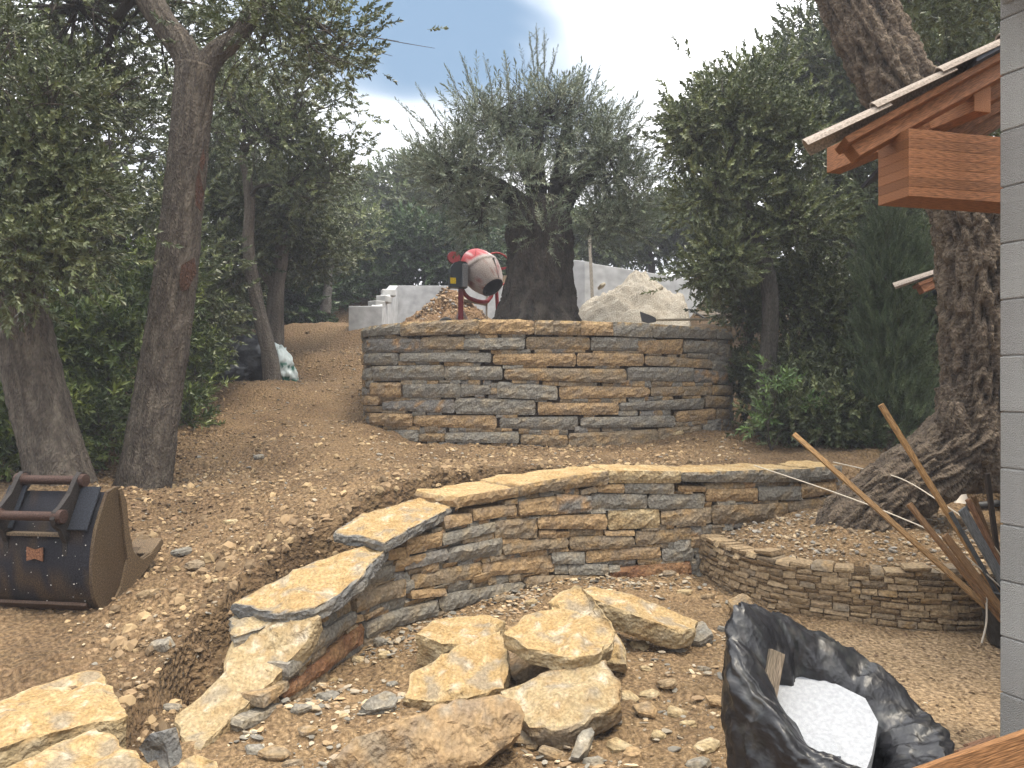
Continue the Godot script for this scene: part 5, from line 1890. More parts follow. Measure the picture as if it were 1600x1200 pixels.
# ---------------------------------------------------------------- trees
# a leafy twig along +y: stem and folded leaves
func twig_mesh(length: float, count: int, ll: float, lw: float, spread: float, tip: int, seed_: int, stem := true) -> ArrayMesh:
	var r := RandomNumberGenerator.new()
	r.seed = seed_
	var b := Buf.new()
	if stem:
		var w := 0.0022
		var c := Color(1.1, 0.95, 0.8)
		for k in 3:
			var an := TAU * k / 3.0
			b.add(Vector3(cos(an) * w, 0, sin(an) * w), c)
			b.add(Vector3(cos(an) * w * 0.4, length, sin(an) * w * 0.4), c)
		for k in 3:
			b.quad(k * 2, k * 2 + 1, ((k + 1) % 3) * 2 + 1, ((k + 1) % 3) * 2)
	for k in count:
		var y := length * (0.12 + 0.88 * (k + r.randf() * 0.6) / count)
		var an := k * 2.4 + r.randf_range(-0.5, 0.5)
		var out := Vector3(cos(an), 0, sin(an))
		var tilt := r.randf_range(0.35, 1.0) * (1.0 if k < count - tip else 0.35)
		var d := (out * spread * tilt + Vector3.UP * (1.1 - 0.6 * tilt) + Vector3(r.randf_range(-0.25, 0.25), r.randf_range(-0.35, 0.2), r.randf_range(-0.25, 0.25))).normalized()
		var side := d.cross(Vector3.UP if absf(d.y) < 0.95 else Vector3.RIGHT).normalized().rotated(d, r.randf_range(-0.9, 0.9))
		var up := side.cross(d)
		var L := ll * r.randf_range(0.65, 1.15)
		var W := lw * r.randf_range(0.8, 1.15)
		var p := Vector3(0, y, 0) + out * 0.003
		var g := r.randf_range(0.75, 1.25)
		var c := Color(g * r.randf_range(0.9, 1.15), g, g * r.randf_range(0.8, 1.05))
		var a0 := b.add(p, c)
		var mid := b.add(p + d * L * 0.5 - up * W * 0.12, c)
		var tp := b.add(p + d * L - up * L * 0.1, c)
		var l1 := b.add(p + d * L * 0.42 + side * W * 0.5 + up * W * 0.14, c)
		var r1 := b.add(p + d * L * 0.42 - side * W * 0.5 + up * W * 0.14, c)
		b.tri(a0, mid, l1)
		b.tri(l1, mid, tp)
		b.tri(a0, r1, mid)
		b.tri(r1, tp, mid)
	return done(b, true)


var twigs := {}


func twig_set():
	twigs.oak = twig_mesh(0.17, 15, 0.05, 0.026, 1.0, 4, 21)
	twigs.far = twig_mesh(0.26, 16, 0.075, 0.045, 1.0, 4, 22)
	twigs.olive = twig_mesh(0.30, 26, 0.062, 0.0135, 0.85, 5, 23)
	twigs.bush = twig_mesh(0.16, 12, 0.085, 0.03, 1.1, 5, 24)
	twigs.fir = twig_mesh(0.16, 44, 0.03, 0.0045, 0.7, 8, 25)


# leaves in clumps through a set of ellipsoids, and the limbs that carry them
# ells: [x, y, distance, rx, ry, rz, clumps]
func crown(t: Node3D, ells: Array, per: int, clump_r: float, twig: String, m: Material, c1: Color, c2: Color, size: float, from: Array, limb_r: float, bark: Color, seed_: int, lift := 0.35, fine := 3):
	var r := RandomNumberGenerator.new()
	r.seed = seed_
	var where: Array[Transform3D] = []
	var tint: Array[Color] = []
	var b := Buf.new()
	for e in ells:
		var c := px(e[0], e[1], e[2])
		var rad := Vector3(e[3], e[4], e[5])
		var src: Vector3 = from[0]
		for f: Vector3 in from:
			if f.distance_to(c) < src.distance_to(c):
				src = f
		var hub := src.lerp(c, 0.6)
		tube(b, [src, src.lerp(c, 0.3) + Vector3(r.randf_range(-0.1, 0.1), 0.08, r.randf_range(-0.1, 0.1)), hub], [limb_r, limb_r * 0.7, limb_r * 0.5], 7, 0.12, limb_r * 0.12, 1.5, 4.0, bark, bark * 0.6)
		for k in int(e[6]):
			var d := Vector3(r.randfn(), r.randfn(), r.randfn()).normalized()
			var q := c + d * rad * pow(r.randf(), 0.4)
			var cr := clump_r * r.randf_range(0.6, 1.35)
			var shade := r.randf_range(0.82, 1.18)
			var bend := hub.lerp(q, 0.5) + Vector3(r.randf_range(-1, 1), r.randf_range(-0.3, 1), r.randf_range(-1, 1)) * hub.distance_to(q) * 0.13
			tube(b, [hub, bend, q], [limb_r * 0.34, limb_r * 0.2, 0.005], 5, 0.3, 0.0, 1, 1, bark * r.randf_range(0.7, 1.2), bark)
			for j in fine:
				var w := q + Vector3(r.randfn(), r.randfn(), r.randfn()) * cr * 0.9
				tube(b, [bend.lerp(q, r.randf()), q.lerp(w, 0.5) + Vector3.UP * 0.04, w], [0.006, 0.0045, 0.002], 3, 0.4, 0.0, 1, 1, bark, bark)
			for j in int(per * r.randf_range(0.6, 1.4)):
				var o := Vector3(r.randfn(), r.randfn() * 0.75, r.randfn()) * cr * 0.6
				var ax := (o.normalized() * 0.8 + d * 0.5 + Vector3.UP * lift + Vector3(r.randf_range(-0.6, 0.6), r.randf_range(-0.6, 0.6), r.randf_range(-0.6, 0.6))).normalized()
				var x := ax.cross(Vector3(r.randf_range(-1, 1), r.randf_range(-1, 1), r.randf_range(-1, 1))).normalized()
				var s := size * r.randf_range(0.75, 1.3)
				where.append(Transform3D(Basis(x * s, ax * s, x.cross(ax) * s), q + o - t.position))
				tint.append(c1.lerp(c2, pow(r.randf(), 2.0)) * (shade * r.randf_range(0.8, 1.2)))
	var mm := MultiMesh.new()
	mm.transform_format = MultiMesh.TRANSFORM_3D
	mm.use_colors = true
	mm.mesh = twigs[twig]
	mm.instance_count = where.size()
	for k in where.size():
		mm.set_instance_transform(k, where[k])
		mm.set_instance_color(k, tint[k])
	if b.v.size():
		part(t, "limbs", b, M.bark)
	var o := MultiMeshInstance3D.new()
	o.name = "crown"
	o.multimesh = mm
	o.material_override = m
	o.set_meta("kind", "stuff")
	t.add_child(o, true)


func trunk(t: Node3D, called: String, pts: Array, rad: Array, sides: int, step: float, amp: float, fa: float, fl: float, c1: Color, c2: Color, m: Material, noise: FastNoiseLite = null):
	var b := Buf.new()
	tube(b, pts, rad, sides, step, amp, fa, fl, c1, c2, rng.randf() * 50.0, noise)
	part(t, called, b, m)


func pts_of(raw: Array) -> Array:
	var out := []
	for p in raw:
		out.append(px(p[0], p[1], p[2]))
	return out


const OAK1 := Color(0.066, 0.082, 0.038)
const OAK2 := Color(0.18, 0.2, 0.095)
const BARK1 := Color(0.25, 0.21, 0.165)
const BARK2 := Color(0.10, 0.082, 0.066)


func trees():
	twig_set()
	var t: Node3D
	# --- big holm oak at the left with stripped bark
	t = thing("holm_oak", "tall leaning oak trunk with a strip of red torn bark beside the path", "tree", px(222, 790, 7.0))
	trunk(t, "trunk", pts_of([[214, 810, 7.0], [222, 770, 7.0], [234, 700, 7.0], [250, 600, 7.0], [268, 480, 7.0], [285, 330, 7.0], [298, 200, 7.0], [306, 105, 7.0]]), [0.30, 0.245, 0.215, 0.195, 0.185, 0.168, 0.16, 0.17], 56, 0.035, 0.022, 5.0, 2.2, BARK1, BARK2, M.bark, nr)
	trunk(t, "fork", pts_of([[304, 120, 7.0], [285, 75, 7.0], [255, 35, 6.95], [222, -25, 6.9], [190, -120, 6.9]]), [0.13, 0.125, 0.115, 0.11, 0.09], 36, 0.05, 0.016, 4.0, 2.2, BARK1, BARK2, M.bark, nr)
	trunk(t, "fork", pts_of([[308, 125, 7.0], [335, 85, 7.05], [372, 55, 7.1], [420, -20, 7.2], [470, -120, 7.3]]), [0.11, 0.1, 0.08, 0.07, 0.055], 28, 0.05, 0.014, 4.0, 2.2, BARK1, BARK2, M.bark, nr)
	# torn bark showing the red inner layer
	for e in [[[311, 262], [318, 300], [314, 330], [306, 322], [306, 285]], [[303, 402], [306, 425], [294, 452], [284, 456], [281, 440], [284, 415]], [[318, 232], [321, 250], [316, 268], [311, 258]]]:
		var b := Buf.new()
		var poly := PackedVector2Array()
		var mid := Vector2.ZERO
		for p in e:
			mid += Vector2(p[0], p[1])
		mid /= e.size()
		for p in e:
			poly.append(Vector2(p[0] - mid.x, mid.y - p[1]) * (6.84 / F))
		plate(b, Transform3D(Basis(Vector3.UP, 0.35), px(mid.x, mid.y, 6.84)), poly, 0.03, Color(0.105, 0.056, 0.038))
		for k in b.v.size():
			b.c[k] = b.c[k] * (1.0 + 0.5 * na.get_noise_3dv(b.v[k] * 18.0))
		part(t, "torn_bark", b, M.bark, true)
	crown(t, [[60, 30, 7.6, 1.3, 0.8, 1.0, 36], [230, 20, 7.8, 1.0, 0.7, 1.0, 26], [420, 40, 7.2, 0.75, 0.5, 0.7, 22], [510, 60, 6.9, 0.32, 0.42, 0.4, 8], [130, 150, 8.0, 1.1, 0.6, 0.8, 20], [-80, -80, 6.8, 1.2, 0.9, 1.0, 10]], 20, 0.3, "oak", M.leaf_oak, OAK1, OAK2, 1.0, pts_of([[222, -25, 6.9], [420, -20, 7.2], [300, 140, 7.0]]), 0.06, BARK2, 31)
	# --- second oak, farther left, its lower boughs hanging in front
	t = thing("holm_oak", "thick oak trunk leaning out of the undergrowth behind the digger bucket", "tree", px(95, 770, 6.3))
	trunk(t, "trunk", pts_of([[105, 800, 6.3], [95, 750, 6.3], [72, 670, 6.3], [48, 570, 6.3], [28, 470, 6.3], [8, 360, 6.3], [-10, 250, 6.3]]), [0.30, 0.24, 0.22, 0.21, 0.2, 0.19, 0.17], 52, 0.035, 0.022, 5.0, 2.2, BARK1, BARK2, M.bark, nr)
	crown(t, [[40, 250, 5.7, 0.5, 0.75, 0.5, 34], [95, 330, 5.9, 0.36, 0.55, 0.4, 20], [20, 400, 5.6, 0.36, 0.35, 0.4, 14], [-60, 120, 5.8, 0.7, 0.8, 0.7, 20], [130, 190, 6.2, 0.36, 0.5, 0.4, 10]], 22, 0.2, "oak", M.leaf_oak, OAK1, OAK2, 0.95, pts_of([[8, 360, 6.3], [-10, 250, 6.3]]), 0.045, BARK2, 32, 0.1)
	# --- thin leaning tree and its neighbour up the path
	t = thing("young_oak", "thin curved grey tree leaning over the black sacks", "tree", px(425, 590, 11.5))
	trunk(t, "trunk", pts_of([[426, 602, 11.5], [422, 560, 11.5], [408, 500, 11.5], [395, 440, 11.5], [388, 380, 11.5], [390, 310, 11.5], [378, 240, 11.5]]), [0.15, 0.12, 0.1, 0.095, 0.085, 0.075, 0.05], 28, 0.06, 0.02, 2.5, 2.0, BARK1, BARK2, M.bark)
	crown(t, [[430, 200, 11.3, 1.0, 0.8, 0.9, 36], [500, 150, 11.2, 0.5, 0.7, 0.6, 12], [370, 130, 11.6, 0.9, 0.6, 0.8, 22], [480, 280, 11.4, 0.7, 0.45, 0.6, 14]], 18, 0.3, "oak", M.leaf_oak, OAK1 * 1.25, OAK2 * 1.2, 1.25, pts_of([[378, 240, 11.5], [390, 310, 11.5]]), 0.045, BARK2, 33, 0.3, 5)
	t = thing("young_oak", "straight dark oak with a side bough behind the white and green sack", "tree", px(432, 580, 12.6))
	trunk(t, "trunk", pts_of([[432, 590, 12.6], [430, 520, 12.6], [432, 450, 12.6], [440, 390, 12.6], [436, 330, 12.7]]), [0.17, 0.14, 0.13, 0.11, 0.08], 26, 0.07, 0.02, 2.5, 2.0, BARK1 * 0.8, BARK2, M.bark)
	trunk(t, "bough", pts_of([[432, 455, 12.6], [415, 432, 12.5], [395, 420, 12.5], [370, 395, 12.4]]), [0.09, 0.075, 0.06, 0.04], 16, 0.08, 0.012, 2.5, 2.0, BARK1 * 0.8, BARK2, M.bark)
	crown(t, [[440, 330, 12.9, 1.0, 0.75, 0.9, 46], [370, 380, 12.6, 0.8, 0.7, 0.8, 40], [490, 390, 13.4, 0.6, 0.6, 0.7, 26], [330, 300, 12.8, 0.9, 0.8, 0.8, 32]], 28, 0.28, "oak", M.leaf_oak, OAK1, OAK2, 1.35, pts_of([[436, 330, 12.7], [370, 395, 12.4]]), 0.05, BARK2, 34)
	# --- wood behind, left
	var wood := [
		[250, 430, 10.5, 1.0, 1.3, 0.9, 70, "dense dark oak behind the trunk with torn bark"], [120, 430, 10.0, 1.0, 1.4, 0.9, 70, "dense dark oak between the two big trunks"], [-40, 380, 9.5, 1.0, 1.5, 0.9, 46, "dark oak at the wood's edge behind the leaning thick trunk"],
		[340, 200, 14.5, 1.6, 1.4, 1.2, 40, "tall oak closing the gap above the thin leaning tree"], [170, 220, 13.0, 1.8, 1.6, 1.2, 48, "tall oak deep in the wood behind the big trunks"], [0, 180, 12.0, 1.6, 1.8, 1.2, 38, "tall oak in the wood's upper corner"],
		[330, 450, 14.6, 1.1, 1.2, 0.9, 60, "dark bushy oak behind the black sacks"], [545, 370, 19.0, 1.0, 1.1, 1.0, 46, "light green oak beyond the dead trunk"], [460, 330, 17.5, 1.1, 1.2, 1.0, 46, "loose oak behind the straight dark one"],
	]
	var n := 0
	for w in wood:
		n += 1
		var foot := px(w[0], 600, w[2])
		foot.y = height(foot.x, w[2])
		t = thing("wood_oak", w[7], "tree", foot, "oaks of the wood on the left")
		var head := px(w[0], w[1], w[2])
		trunk(t, "trunk", [foot - Vector3.UP * 0.1, foot.lerp(head, 0.5) + Vector3(0.12, 0, 0.05), head], [0.13, 0.1, 0.07], 14, 0.15, 0.02, 2.0, 2.0, BARK1 * 0.7, BARK2, M.bark)
		crown(t, [[w[0], w[1], w[2], w[3], w[4], w[5], w[6]]], 14, 0.34, "far", M.leaf_oak, OAK1 * (1.5 if n == 8 else 1.0), OAK2 * (1.5 if n == 8 else 1.0), 1.05, [foot.lerp(head, 0.7)], 0.05, BARK2, 60 + n)
	# --- undergrowth of glossy shrubs, left
	var shrubs := [
		[170, 560, 8.4, 0.55, 0.6, 0.5, 26, "leafy green laurel shrub between the two big oak trunks"], [130, 660, 7.6, 0.4, 0.4, 0.4, 18, "low laurel shrub beside the thick leaning trunk"], [230, 470, 9.2, 0.6, 0.5, 0.5, 22, "yellow green laurel shrub behind the torn bark trunk"],
		[285, 560, 9.8, 0.35, 0.6, 0.5, 18, "glossy shrub at the foot of the slope beside the black sacks"], [60, 560, 7.8, 0.5, 0.7, 0.5, 20, "shadowed shrub behind the thick leaning trunk"], [270, 640, 9.0, 0.28, 0.3, 0.3, 10, "low shrub growing at the path's edge"],
		[10, 690, 6.6, 0.35, 0.4, 0.35, 14, "shrub at the foot of the thick trunk, behind the bucket"],
	]
	n = 0
	for w in shrubs:
		n += 1
		var foot := px(w[0], 700, w[2])
		foot.y = height(foot.x, w[2])
		t = thing("laurel_shrub", w[7], "shrub", foot, "glossy shrubs under the left hand oaks")
		crown(t, [[w[0], w[1], w[2], w[3], w[4], w[5], w[6]]], 26, 0.2, "bush", M.leaf_bush, Color(0.05, 0.075, 0.022), Color(0.17, 0.2, 0.05), 1.0, [foot], 0.02, BARK2, 80 + n, 0.4)
	# --- bushes and trees behind the concrete walls
	var back := [
		[600, 395, 20.0, 0.9, 0.75, 0.8, 46, 1, "round dark bush above the stepped concrete wall"], [665, 395, 19.5, 1.0, 0.75, 0.8, 50, 1, "round green bush behind the earth heap"], [735, 400, 20.5, 0.8, 0.75, 0.8, 34, 1, "dark bush behind the cement mixer"],
		[620, 300, 24.0, 1.25, 1.0, 1.0, 40, 0, "loose oak with visible limbs left of the olive"], [690, 320, 25.0, 1.3, 1.0, 1.0, 40, 0, "oak partly hidden behind the olive's left side"], [535, 340, 23.0, 1.0, 1.1, 1.0, 36, 0, "airy oak standing left of the gap in the trees"],
		[930, 370, 21.0, 1.0, 0.8, 0.8, 46, 0, "dark oak behind the tall stake"], [1010, 360, 21.5, 1.2, 0.9, 0.9, 56, 0, "dark oak above the long concrete wall"], [1090, 350, 21.0, 1.2, 1.0, 0.9, 56, 0, "dark oak above the far end of the concrete wall"], [850, 370, 23.0, 1.2, 0.9, 0.9, 40, 0, "oak hidden behind the olive's trunk"], [780, 365, 24.0, 1.1, 0.8, 0.9, 36, 0, "oak seen between mixer and olive trunk"],
	]
	for e in [[455, 470, 17.0, "low brush at the top of the earth slope"], [500, 450, 18.5, "grey green brush behind the dead trunk"], [560, 440, 19.0, "brush above the concrete wall's low front"], [400, 470, 17.0, "dark brush behind the thin trees"], [320, 500, 16.5, "dark brush deep in the wood"]]:
		back.append([e[0], e[1], e[2], 0.7, 0.45, 0.6, 24, 1, e[3]])
	n = 0
	for w in back:
		n += 1
		var foot := px(w[0], 500, w[2])
		foot.y = height(foot.x, w[2])
		t = thing("far_bush" if w[7] else "far_oak", w[8], "shrub" if w[7] else "tree", foot, "trees behind the concrete walls")
		var head := px(w[0], w[1] + 20, w[2])
		if not w[7]:
			trunk(t, "trunk", [foot - Vector3.UP * 0.1, foot.lerp(head, 0.5) + Vector3(0.15, 0, 0.05), head], [0.14, 0.1, 0.06], 12, 0.2, 0.02, 2.0, 2.0, BARK1 * 0.7, BARK2, M.bark)
		var g := Color(0.036, 0.058, 0.024) if w[7] else OAK1 * 1.2
		crown(t, [[w[0], w[1], w[2], w[3], w[4], w[5], w[6]]], 22, 0.3, "far", M.leaf_oak, g, g * 2.2, 1.45, [foot.lerp(head, 0.6)], 0.06, BARK2, 100 + n)
	# --- the old olive
	var oc := px(838, 495, 10.6)
	oc.y = height(oc.x, 10.6)
	t = thing("olive_tree", "old olive tree with a huge dark gnarled trunk on the round terrace", "tree", oc)
	var ob := Buf.new()
	olive_trunk(ob, oc)
	part(t, "trunk", ob, M.bark)
	for e in [[[842, 300, 10.6], [820, 250, 10.6], [790, 200, 10.6], [760, 160, 10.6]], [[838, 320, 10.6], [838, 240, 10.5], [845, 170, 10.5]], [[872, 330, 10.6], [905, 280, 10.6], [950, 240, 10.6], [985, 215, 10.7]], [[815, 320, 10.6], [775, 290, 10.5], [720, 265, 10.4]], [[870, 320, 10.6], [880, 240, 10.8], [890, 170, 10.8]]]:
		var p := pts_of(e)
		var rad := []
		for k in p.size():
			rad.append(lerpf(0.16, 0.035, k / (p.size() - 1.0)))
		trunk(t, "limb", p, rad, 18, 0.06, 0.025, 2.0, 3.0, Color(0.075, 0.064, 0.054), Color(0.03, 0.026, 0.023), M.bark, nr)
	crown(t, [[730, 260, 10.4, 0.6, 0.5, 0.6, 36], [785, 190, 10.6, 0.62, 0.42, 0.6, 34], [865, 185, 10.6, 0.62, 0.42, 0.6, 32], [935, 240, 10.6, 0.65, 0.5, 0.6, 36], [975, 300, 10.6, 0.45, 0.45, 0.5, 22], [690, 285, 10.3, 0.35, 0.4, 0.4, 14], [745, 335, 10.4, 0.42, 0.25, 0.4, 14], [955, 350, 10.5, 0.45, 0.28, 0.4, 14], [850, 350, 10.05, 0.25, 0.3, 0.12, 4], [835, 275, 10.15, 0.6, 0.28, 0.2, 12]], 14, 0.21, "olive", M.leaf_olive, Color(0.105, 0.13, 0.085), Color(0.24, 0.26, 0.19), 0.95, pts_of([[760, 160, 10.6], [845, 170, 10.5], [950, 240, 10.6], [775, 290, 10.5], [838, 320, 10.6]]), 0.035, Color(0.07, 0.06, 0.05), 41, 0.5, 4)
	# long free shoots round the olive's outline
	var shoots := [[640, 190, 660, 240], [628, 165, 690, 230], [655, 140, 705, 215], [700, 110, 740, 190], [722, 92, 745, 170], [758, 98, 770, 170], [790, 92, 795, 165], [838, 45, 842, 160], [850, 55, 846, 150], [828, 62, 838, 150], [868, 85, 850, 150], [905, 125, 900, 180], [935, 112, 912, 190], [960, 160, 940, 215], [1005, 195, 965, 245], [1030, 240, 985, 265], [1032, 275, 990, 290], [630, 215, 690, 265], [648, 245, 700, 290], [1020, 330, 980, 320], [880, 130, 875, 180], [812, 120, 815, 180]]
	var where: Array[Transform3D] = []
	var tint: Array[Color] = []
	var sb := Buf.new()
	for s in shoots:
		var d := 10.5 + jit(0.35)
		var a := px(s[2], s[3], d)
		var e := px(s[0], s[1], d + jit(0.2))
		var m := a.lerp(e, 0.5) + Vector3(jit(0.03), 0.03, jit(0.03))
		tube(sb, [a, m, e], [0.007, 0.005, 0.002], 4, 0.15, 0.0, 1, 1, Color(0.12, 0.11, 0.09), Color.WHITE)
		var n2 := maxi(4, int(a.distance_to(e) / 0.05))
		for k in n2:
			var u := (k + 1.0) / n2
			var p := a.lerp(m, u * 2.0) if u < 0.5 else m.lerp(e, u * 2.0 - 1.0)
			var ax := ((e - a).normalized() + jit3(0.55 if k < n2 - 1 else 0.1)).normalized()
			var x := ax.cross(jit3(1.0)).normalized()
			var sc := rng.randf_range(0.45, 0.75)
			where.append(Transform3D(Basis(x * sc, ax * sc, x.cross(ax) * sc), p - t.position - ax * 0.08))
			tint.append(Color(0.105, 0.13, 0.085).lerp(Color(0.24, 0.26, 0.19), rng.randf()))
	part(t, "shoots", sb, M.twig).set_meta("kind", "stuff")
	var mm := MultiMesh.new()
	mm.transform_format = MultiMesh.TRANSFORM_3D
	mm.use_colors = true
	mm.mesh = twigs.olive
	mm.instance_count = where.size()
	for k in where.size():
		mm.set_instance_transform(k, where[k])
		mm.set_instance_color(k, tint[k])
	var mi := MultiMeshInstance3D.new()
	mi.name = "shoot_leaves"
	mi.multimesh = mm
	mi.material_override = M.leaf_olive
	mi.set_meta("kind", "stuff")
	t.add_child(mi, true)
	# --- oak to the right of the round wall
	t = thing("young_oak", "slender bent oak growing beside the right end of the round wall", "tree", px(1188, 680, 9.2))
	trunk(t, "trunk", pts_of([[1186, 690, 9.2], [1189, 650, 9.2], [1197, 590, 9.2], [1203, 520, 9.2], [1203, 460, 9.2], [1194, 410, 9.2], [1175, 365, 9.2], [1165, 310, 9.2], [1150, 240, 9.2]]), [0.14, 0.115, 0.105, 0.1, 0.1, 0.1, 0.09, 0.07, 0.04], 28, 0.05, 0.014, 2.5, 2.0, Color(0.15, 0.14, 0.12), Color(0.08, 0.07, 0.06), M.bark)
	crown(t, [[1130, 190, 9.2, 0.6, 0.42, 0.6, 44], [1180, 140, 9.4, 0.45, 0.3, 0.5, 20], [1080, 200, 9.1, 0.28, 0.3, 0.4, 12], [1120, 300, 9.1, 0.42, 0.35, 0.5, 24], [1220, 240, 9.3, 0.55, 0.5, 0.6, 36], [1245, 350, 9.2, 0.45, 0.45, 0.5, 28], [1130, 400, 8.9, 0.25, 0.3, 0.3, 12], [1110, 430, 9.0, 0.14, 0.2, 0.2, 6]], 22, 0.23, "oak", M.leaf_oak, OAK1 * 1.15, OAK2 * 1.15, 1.1, pts_of([[1150, 240, 9.2], [1175, 365, 9.2]]), 0.035, BARK2, 42)
	# --- thicket under it
	var thick := [
		[1260, 470, 9.6, 0.55, 0.5, 0.5, 34, "dark leafy holm oak shrub behind the slender bent oak"], [1270, 590, 9.3, 0.55, 0.5, 0.45, 34, "dense dark shrub at the right of the slender oak's foot"], [1330, 520, 9.8, 0.5, 0.7, 0.5, 34, "dark shrub between the slender oak and the cypress"], [1165, 480, 10.2, 0.3, 0.4, 0.3, 14, "shrub covering the right edge of the round wall"], [1168, 600, 9.9, 0.18, 0.4, 0.25, 12, "shrub growing against the round wall's right end"], [1310, 660, 8.6, 0.5, 0.32, 0.4, 24, "low dark shrub behind the low wall's end"], [1450, 480, 9.5, 0.5, 0.9, 0.5, 40, "dark shrub between the cypress and the cork oak"], [1430, 620, 8.6, 0.4, 0.5, 0.4, 26, "shadowed shrub behind the leaning cork oak"], [1230, 660, 8.7, 0.3, 0.25, 0.3, 14, "low shrub at the slender oak's foot"],
	]
	n = 0
	for w in thick:
		n += 1
		var foot := px(w[0], 680, w[2])
		foot.y = height(foot.x, w[2])
		t = thing("dark_shrub", w[7], "shrub", foot, "dark shrubs right of the round wall")
		crown(t, [[w[0], w[1], w[2], w[3], w[4], w[5], w[6]]], 26, 0.2, "oak", M.leaf_oak, OAK1, OAK2, 1.2, [foot], 0.025, BARK2, 130 + n)
	# bright sapling
	var sf := px(1205, 690, 8.4)
	sf.y = height(sf.x, 8.4)
	t = thing("young_sapling", "light green broad leaved sapling beside the slender oak trunk", "plant", sf)
	crown(t, [[1212, 600, 8.4, 0.11, 0.14, 0.1, 5], [1265, 640, 8.4, 0.13, 0.1, 0.1, 4], [1200, 655, 8.4, 0.08, 0.12, 0.08, 3]], 6, 0.09, "bush", M.leaf_bush, Color(0.09, 0.15, 0.05), Color(0.14, 0.2, 0.07), 0.8, [sf], 0.01, BARK2, 150, 0.5, 1)
	# --- tall oaks behind right
	var tall := [[1330, 150, 12.5, 1.0, 1.2, 1.0, 84, "big dark oak rising behind the cork oak's leaning stem"], [1260, 90, 13.0, 0.55, 0.8, 0.8, 34, "dark oak top beside the slender bent oak"], [1440, 90, 11.5, 1.1, 1.0, 0.9, 84, "dark oak above the porch roof"], [1560, 60, 12.5, 1.0, 1.2, 0.9, 60, "oak behind the top of the block wall"], [1380, 320, 12.0, 1.2, 0.9, 0.9, 76, "dark oak behind the cypress tip"], [1290, 330, 13.0, 0.9, 0.9, 0.9, 50, "dark oak filling the gap behind the slender oak"], [1540, 420, 11.5, 0.7, 1.2, 0.8, 40, "dark oak behind the annex roof"], [1180, 420, 14.5, 0.9, 0.9, 0.9, 40, "dark oak behind the slender oak's trunk"]]
	n = 0
	for w in tall:
		n += 1
		var foot := px(w[0], 620, w[2])
		foot.y = height(foot.x, w[2])
		t = thing("tall_oak", w[7], "tree", foot, "tall oaks on the right")
		var head := px(w[0], w[1], w[2])
		trunk(t, "trunk", [foot - Vector3.UP * 0.1, foot.lerp(head, 0.5) + Vector3(0.1, 0, 0.1), head], [0.16, 0.13, 0.08], 14, 0.2, 0.02, 2.0, 2.0, BARK1 * 0.7, BARK2, M.bark)
		crown(t, [[w[0], w[1], w[2], w[3], w[4], w[5], w[6]]], 18, 0.28, "far", M.leaf_oak, OAK1 * 0.95, OAK2 * 0.95, 1.05, [foot.lerp(head, 0.7)], 0.05, BARK2, 160 + n)
	# --- cypress
	var cf := px(1390, 720, 8.2)
	cf.y = height(cf.x, 8.2)
	t = thing("cypress", "slim dark green cypress standing behind the low wall's right end", "cypress", cf)
	trunk(t, "trunk", [cf - Vector3.UP * 0.1, px(1390, 500, 8.2), px(1388, 345, 8.2)], [0.06, 0.04, 0.01], 12, 0.1, 0.008, 2.0, 2.0, BARK1, BARK2, M.bark)
	crown(t, [[1390, 640, 8.2, 0.3, 0.5, 0.3, 60], [1392, 540, 8.2, 0.29, 0.5, 0.28, 60], [1388, 440, 8.2, 0.2, 0.45, 0.2, 40], [1386, 375, 8.2, 0.1, 0.3, 0.1, 18], [1420, 410, 8.3, 0.1, 0.4, 0.1, 16]], 18, 0.13, "fir", M.leaf_fir, Color(0.05, 0.075, 0.038), Color(0.1, 0.13, 0.065), 1.25, [px(1390, 600, 8.2)], 0.012, BARK2, 180, 1.6, 1)
	# --- cork oak
	var kf := px(1330, 860, 6.0)
	t = thing("cork_oak", "massive cork oak with deeply fissured trunk leaning over its bed", "tree", kf)
	var c1 := Color(0.05, 0.04, 0.033)
	var c2 := Color(0.18, 0.138, 0.1)
	trunk(t, "trunk", pts_of([[1305, 890, 5.95], [1322, 850, 5.95], [1352, 810, 5.95], [1405, 765, 5.95], [1468, 722, 5.95], [1518, 668, 5.95], [1536, 600, 5.95], [1532, 520, 5.95], [1527, 430, 5.95], [1520, 350, 5.95], [1495, 270, 5.97], [1445, 195, 6.0], [1393, 115, 6.05], [1350, 30, 6.1], [1315, -50, 6.15], [1275, -160, 6.2]]), [0.31, 0.28, 0.26, 0.25, 0.25, 0.26, 0.265, 0.26, 0.26, 0.255, 0.25, 0.245, 0.24, 0.235, 0.225, 0.2], 130, 0.022, 0.07, 2.1, 2.6, c1, c2, M.cork, nc)
	trunk(t, "root", pts_of([[1560, 760, 5.9], [1545, 700, 5.9], [1525, 650, 5.95], [1515, 600, 6.0]]), [0.2, 0.22, 0.24, 0.22], 60, 0.03, 0.06, 2.3, 4.2, c1 * 0.8, c2, M.cork, nc)
	trunk(t, "knuckle", pts_of([[1495, 690, 5.85], [1488, 655, 5.82], [1490, 628, 5.82]]), [0.13, 0.1, 0.05], 44, 0.03, 0.05, 2.0, 4.2, c1, c2, M.cork, nc)
	crown(t, [[1490, -40, 7.2, 1.0, 0.5, 0.9, 22], [1500, 150, 8.2, 0.55, 0.5, 0.4, 26]], 40, 0.22, "oak", M.leaf_oak, OAK1 * 1.3, OAK2 * 1.3, 1.1, pts_of([[1310, -50, 6.15], [1395, 120, 6.05]]), 0.06, BARK2, 190)


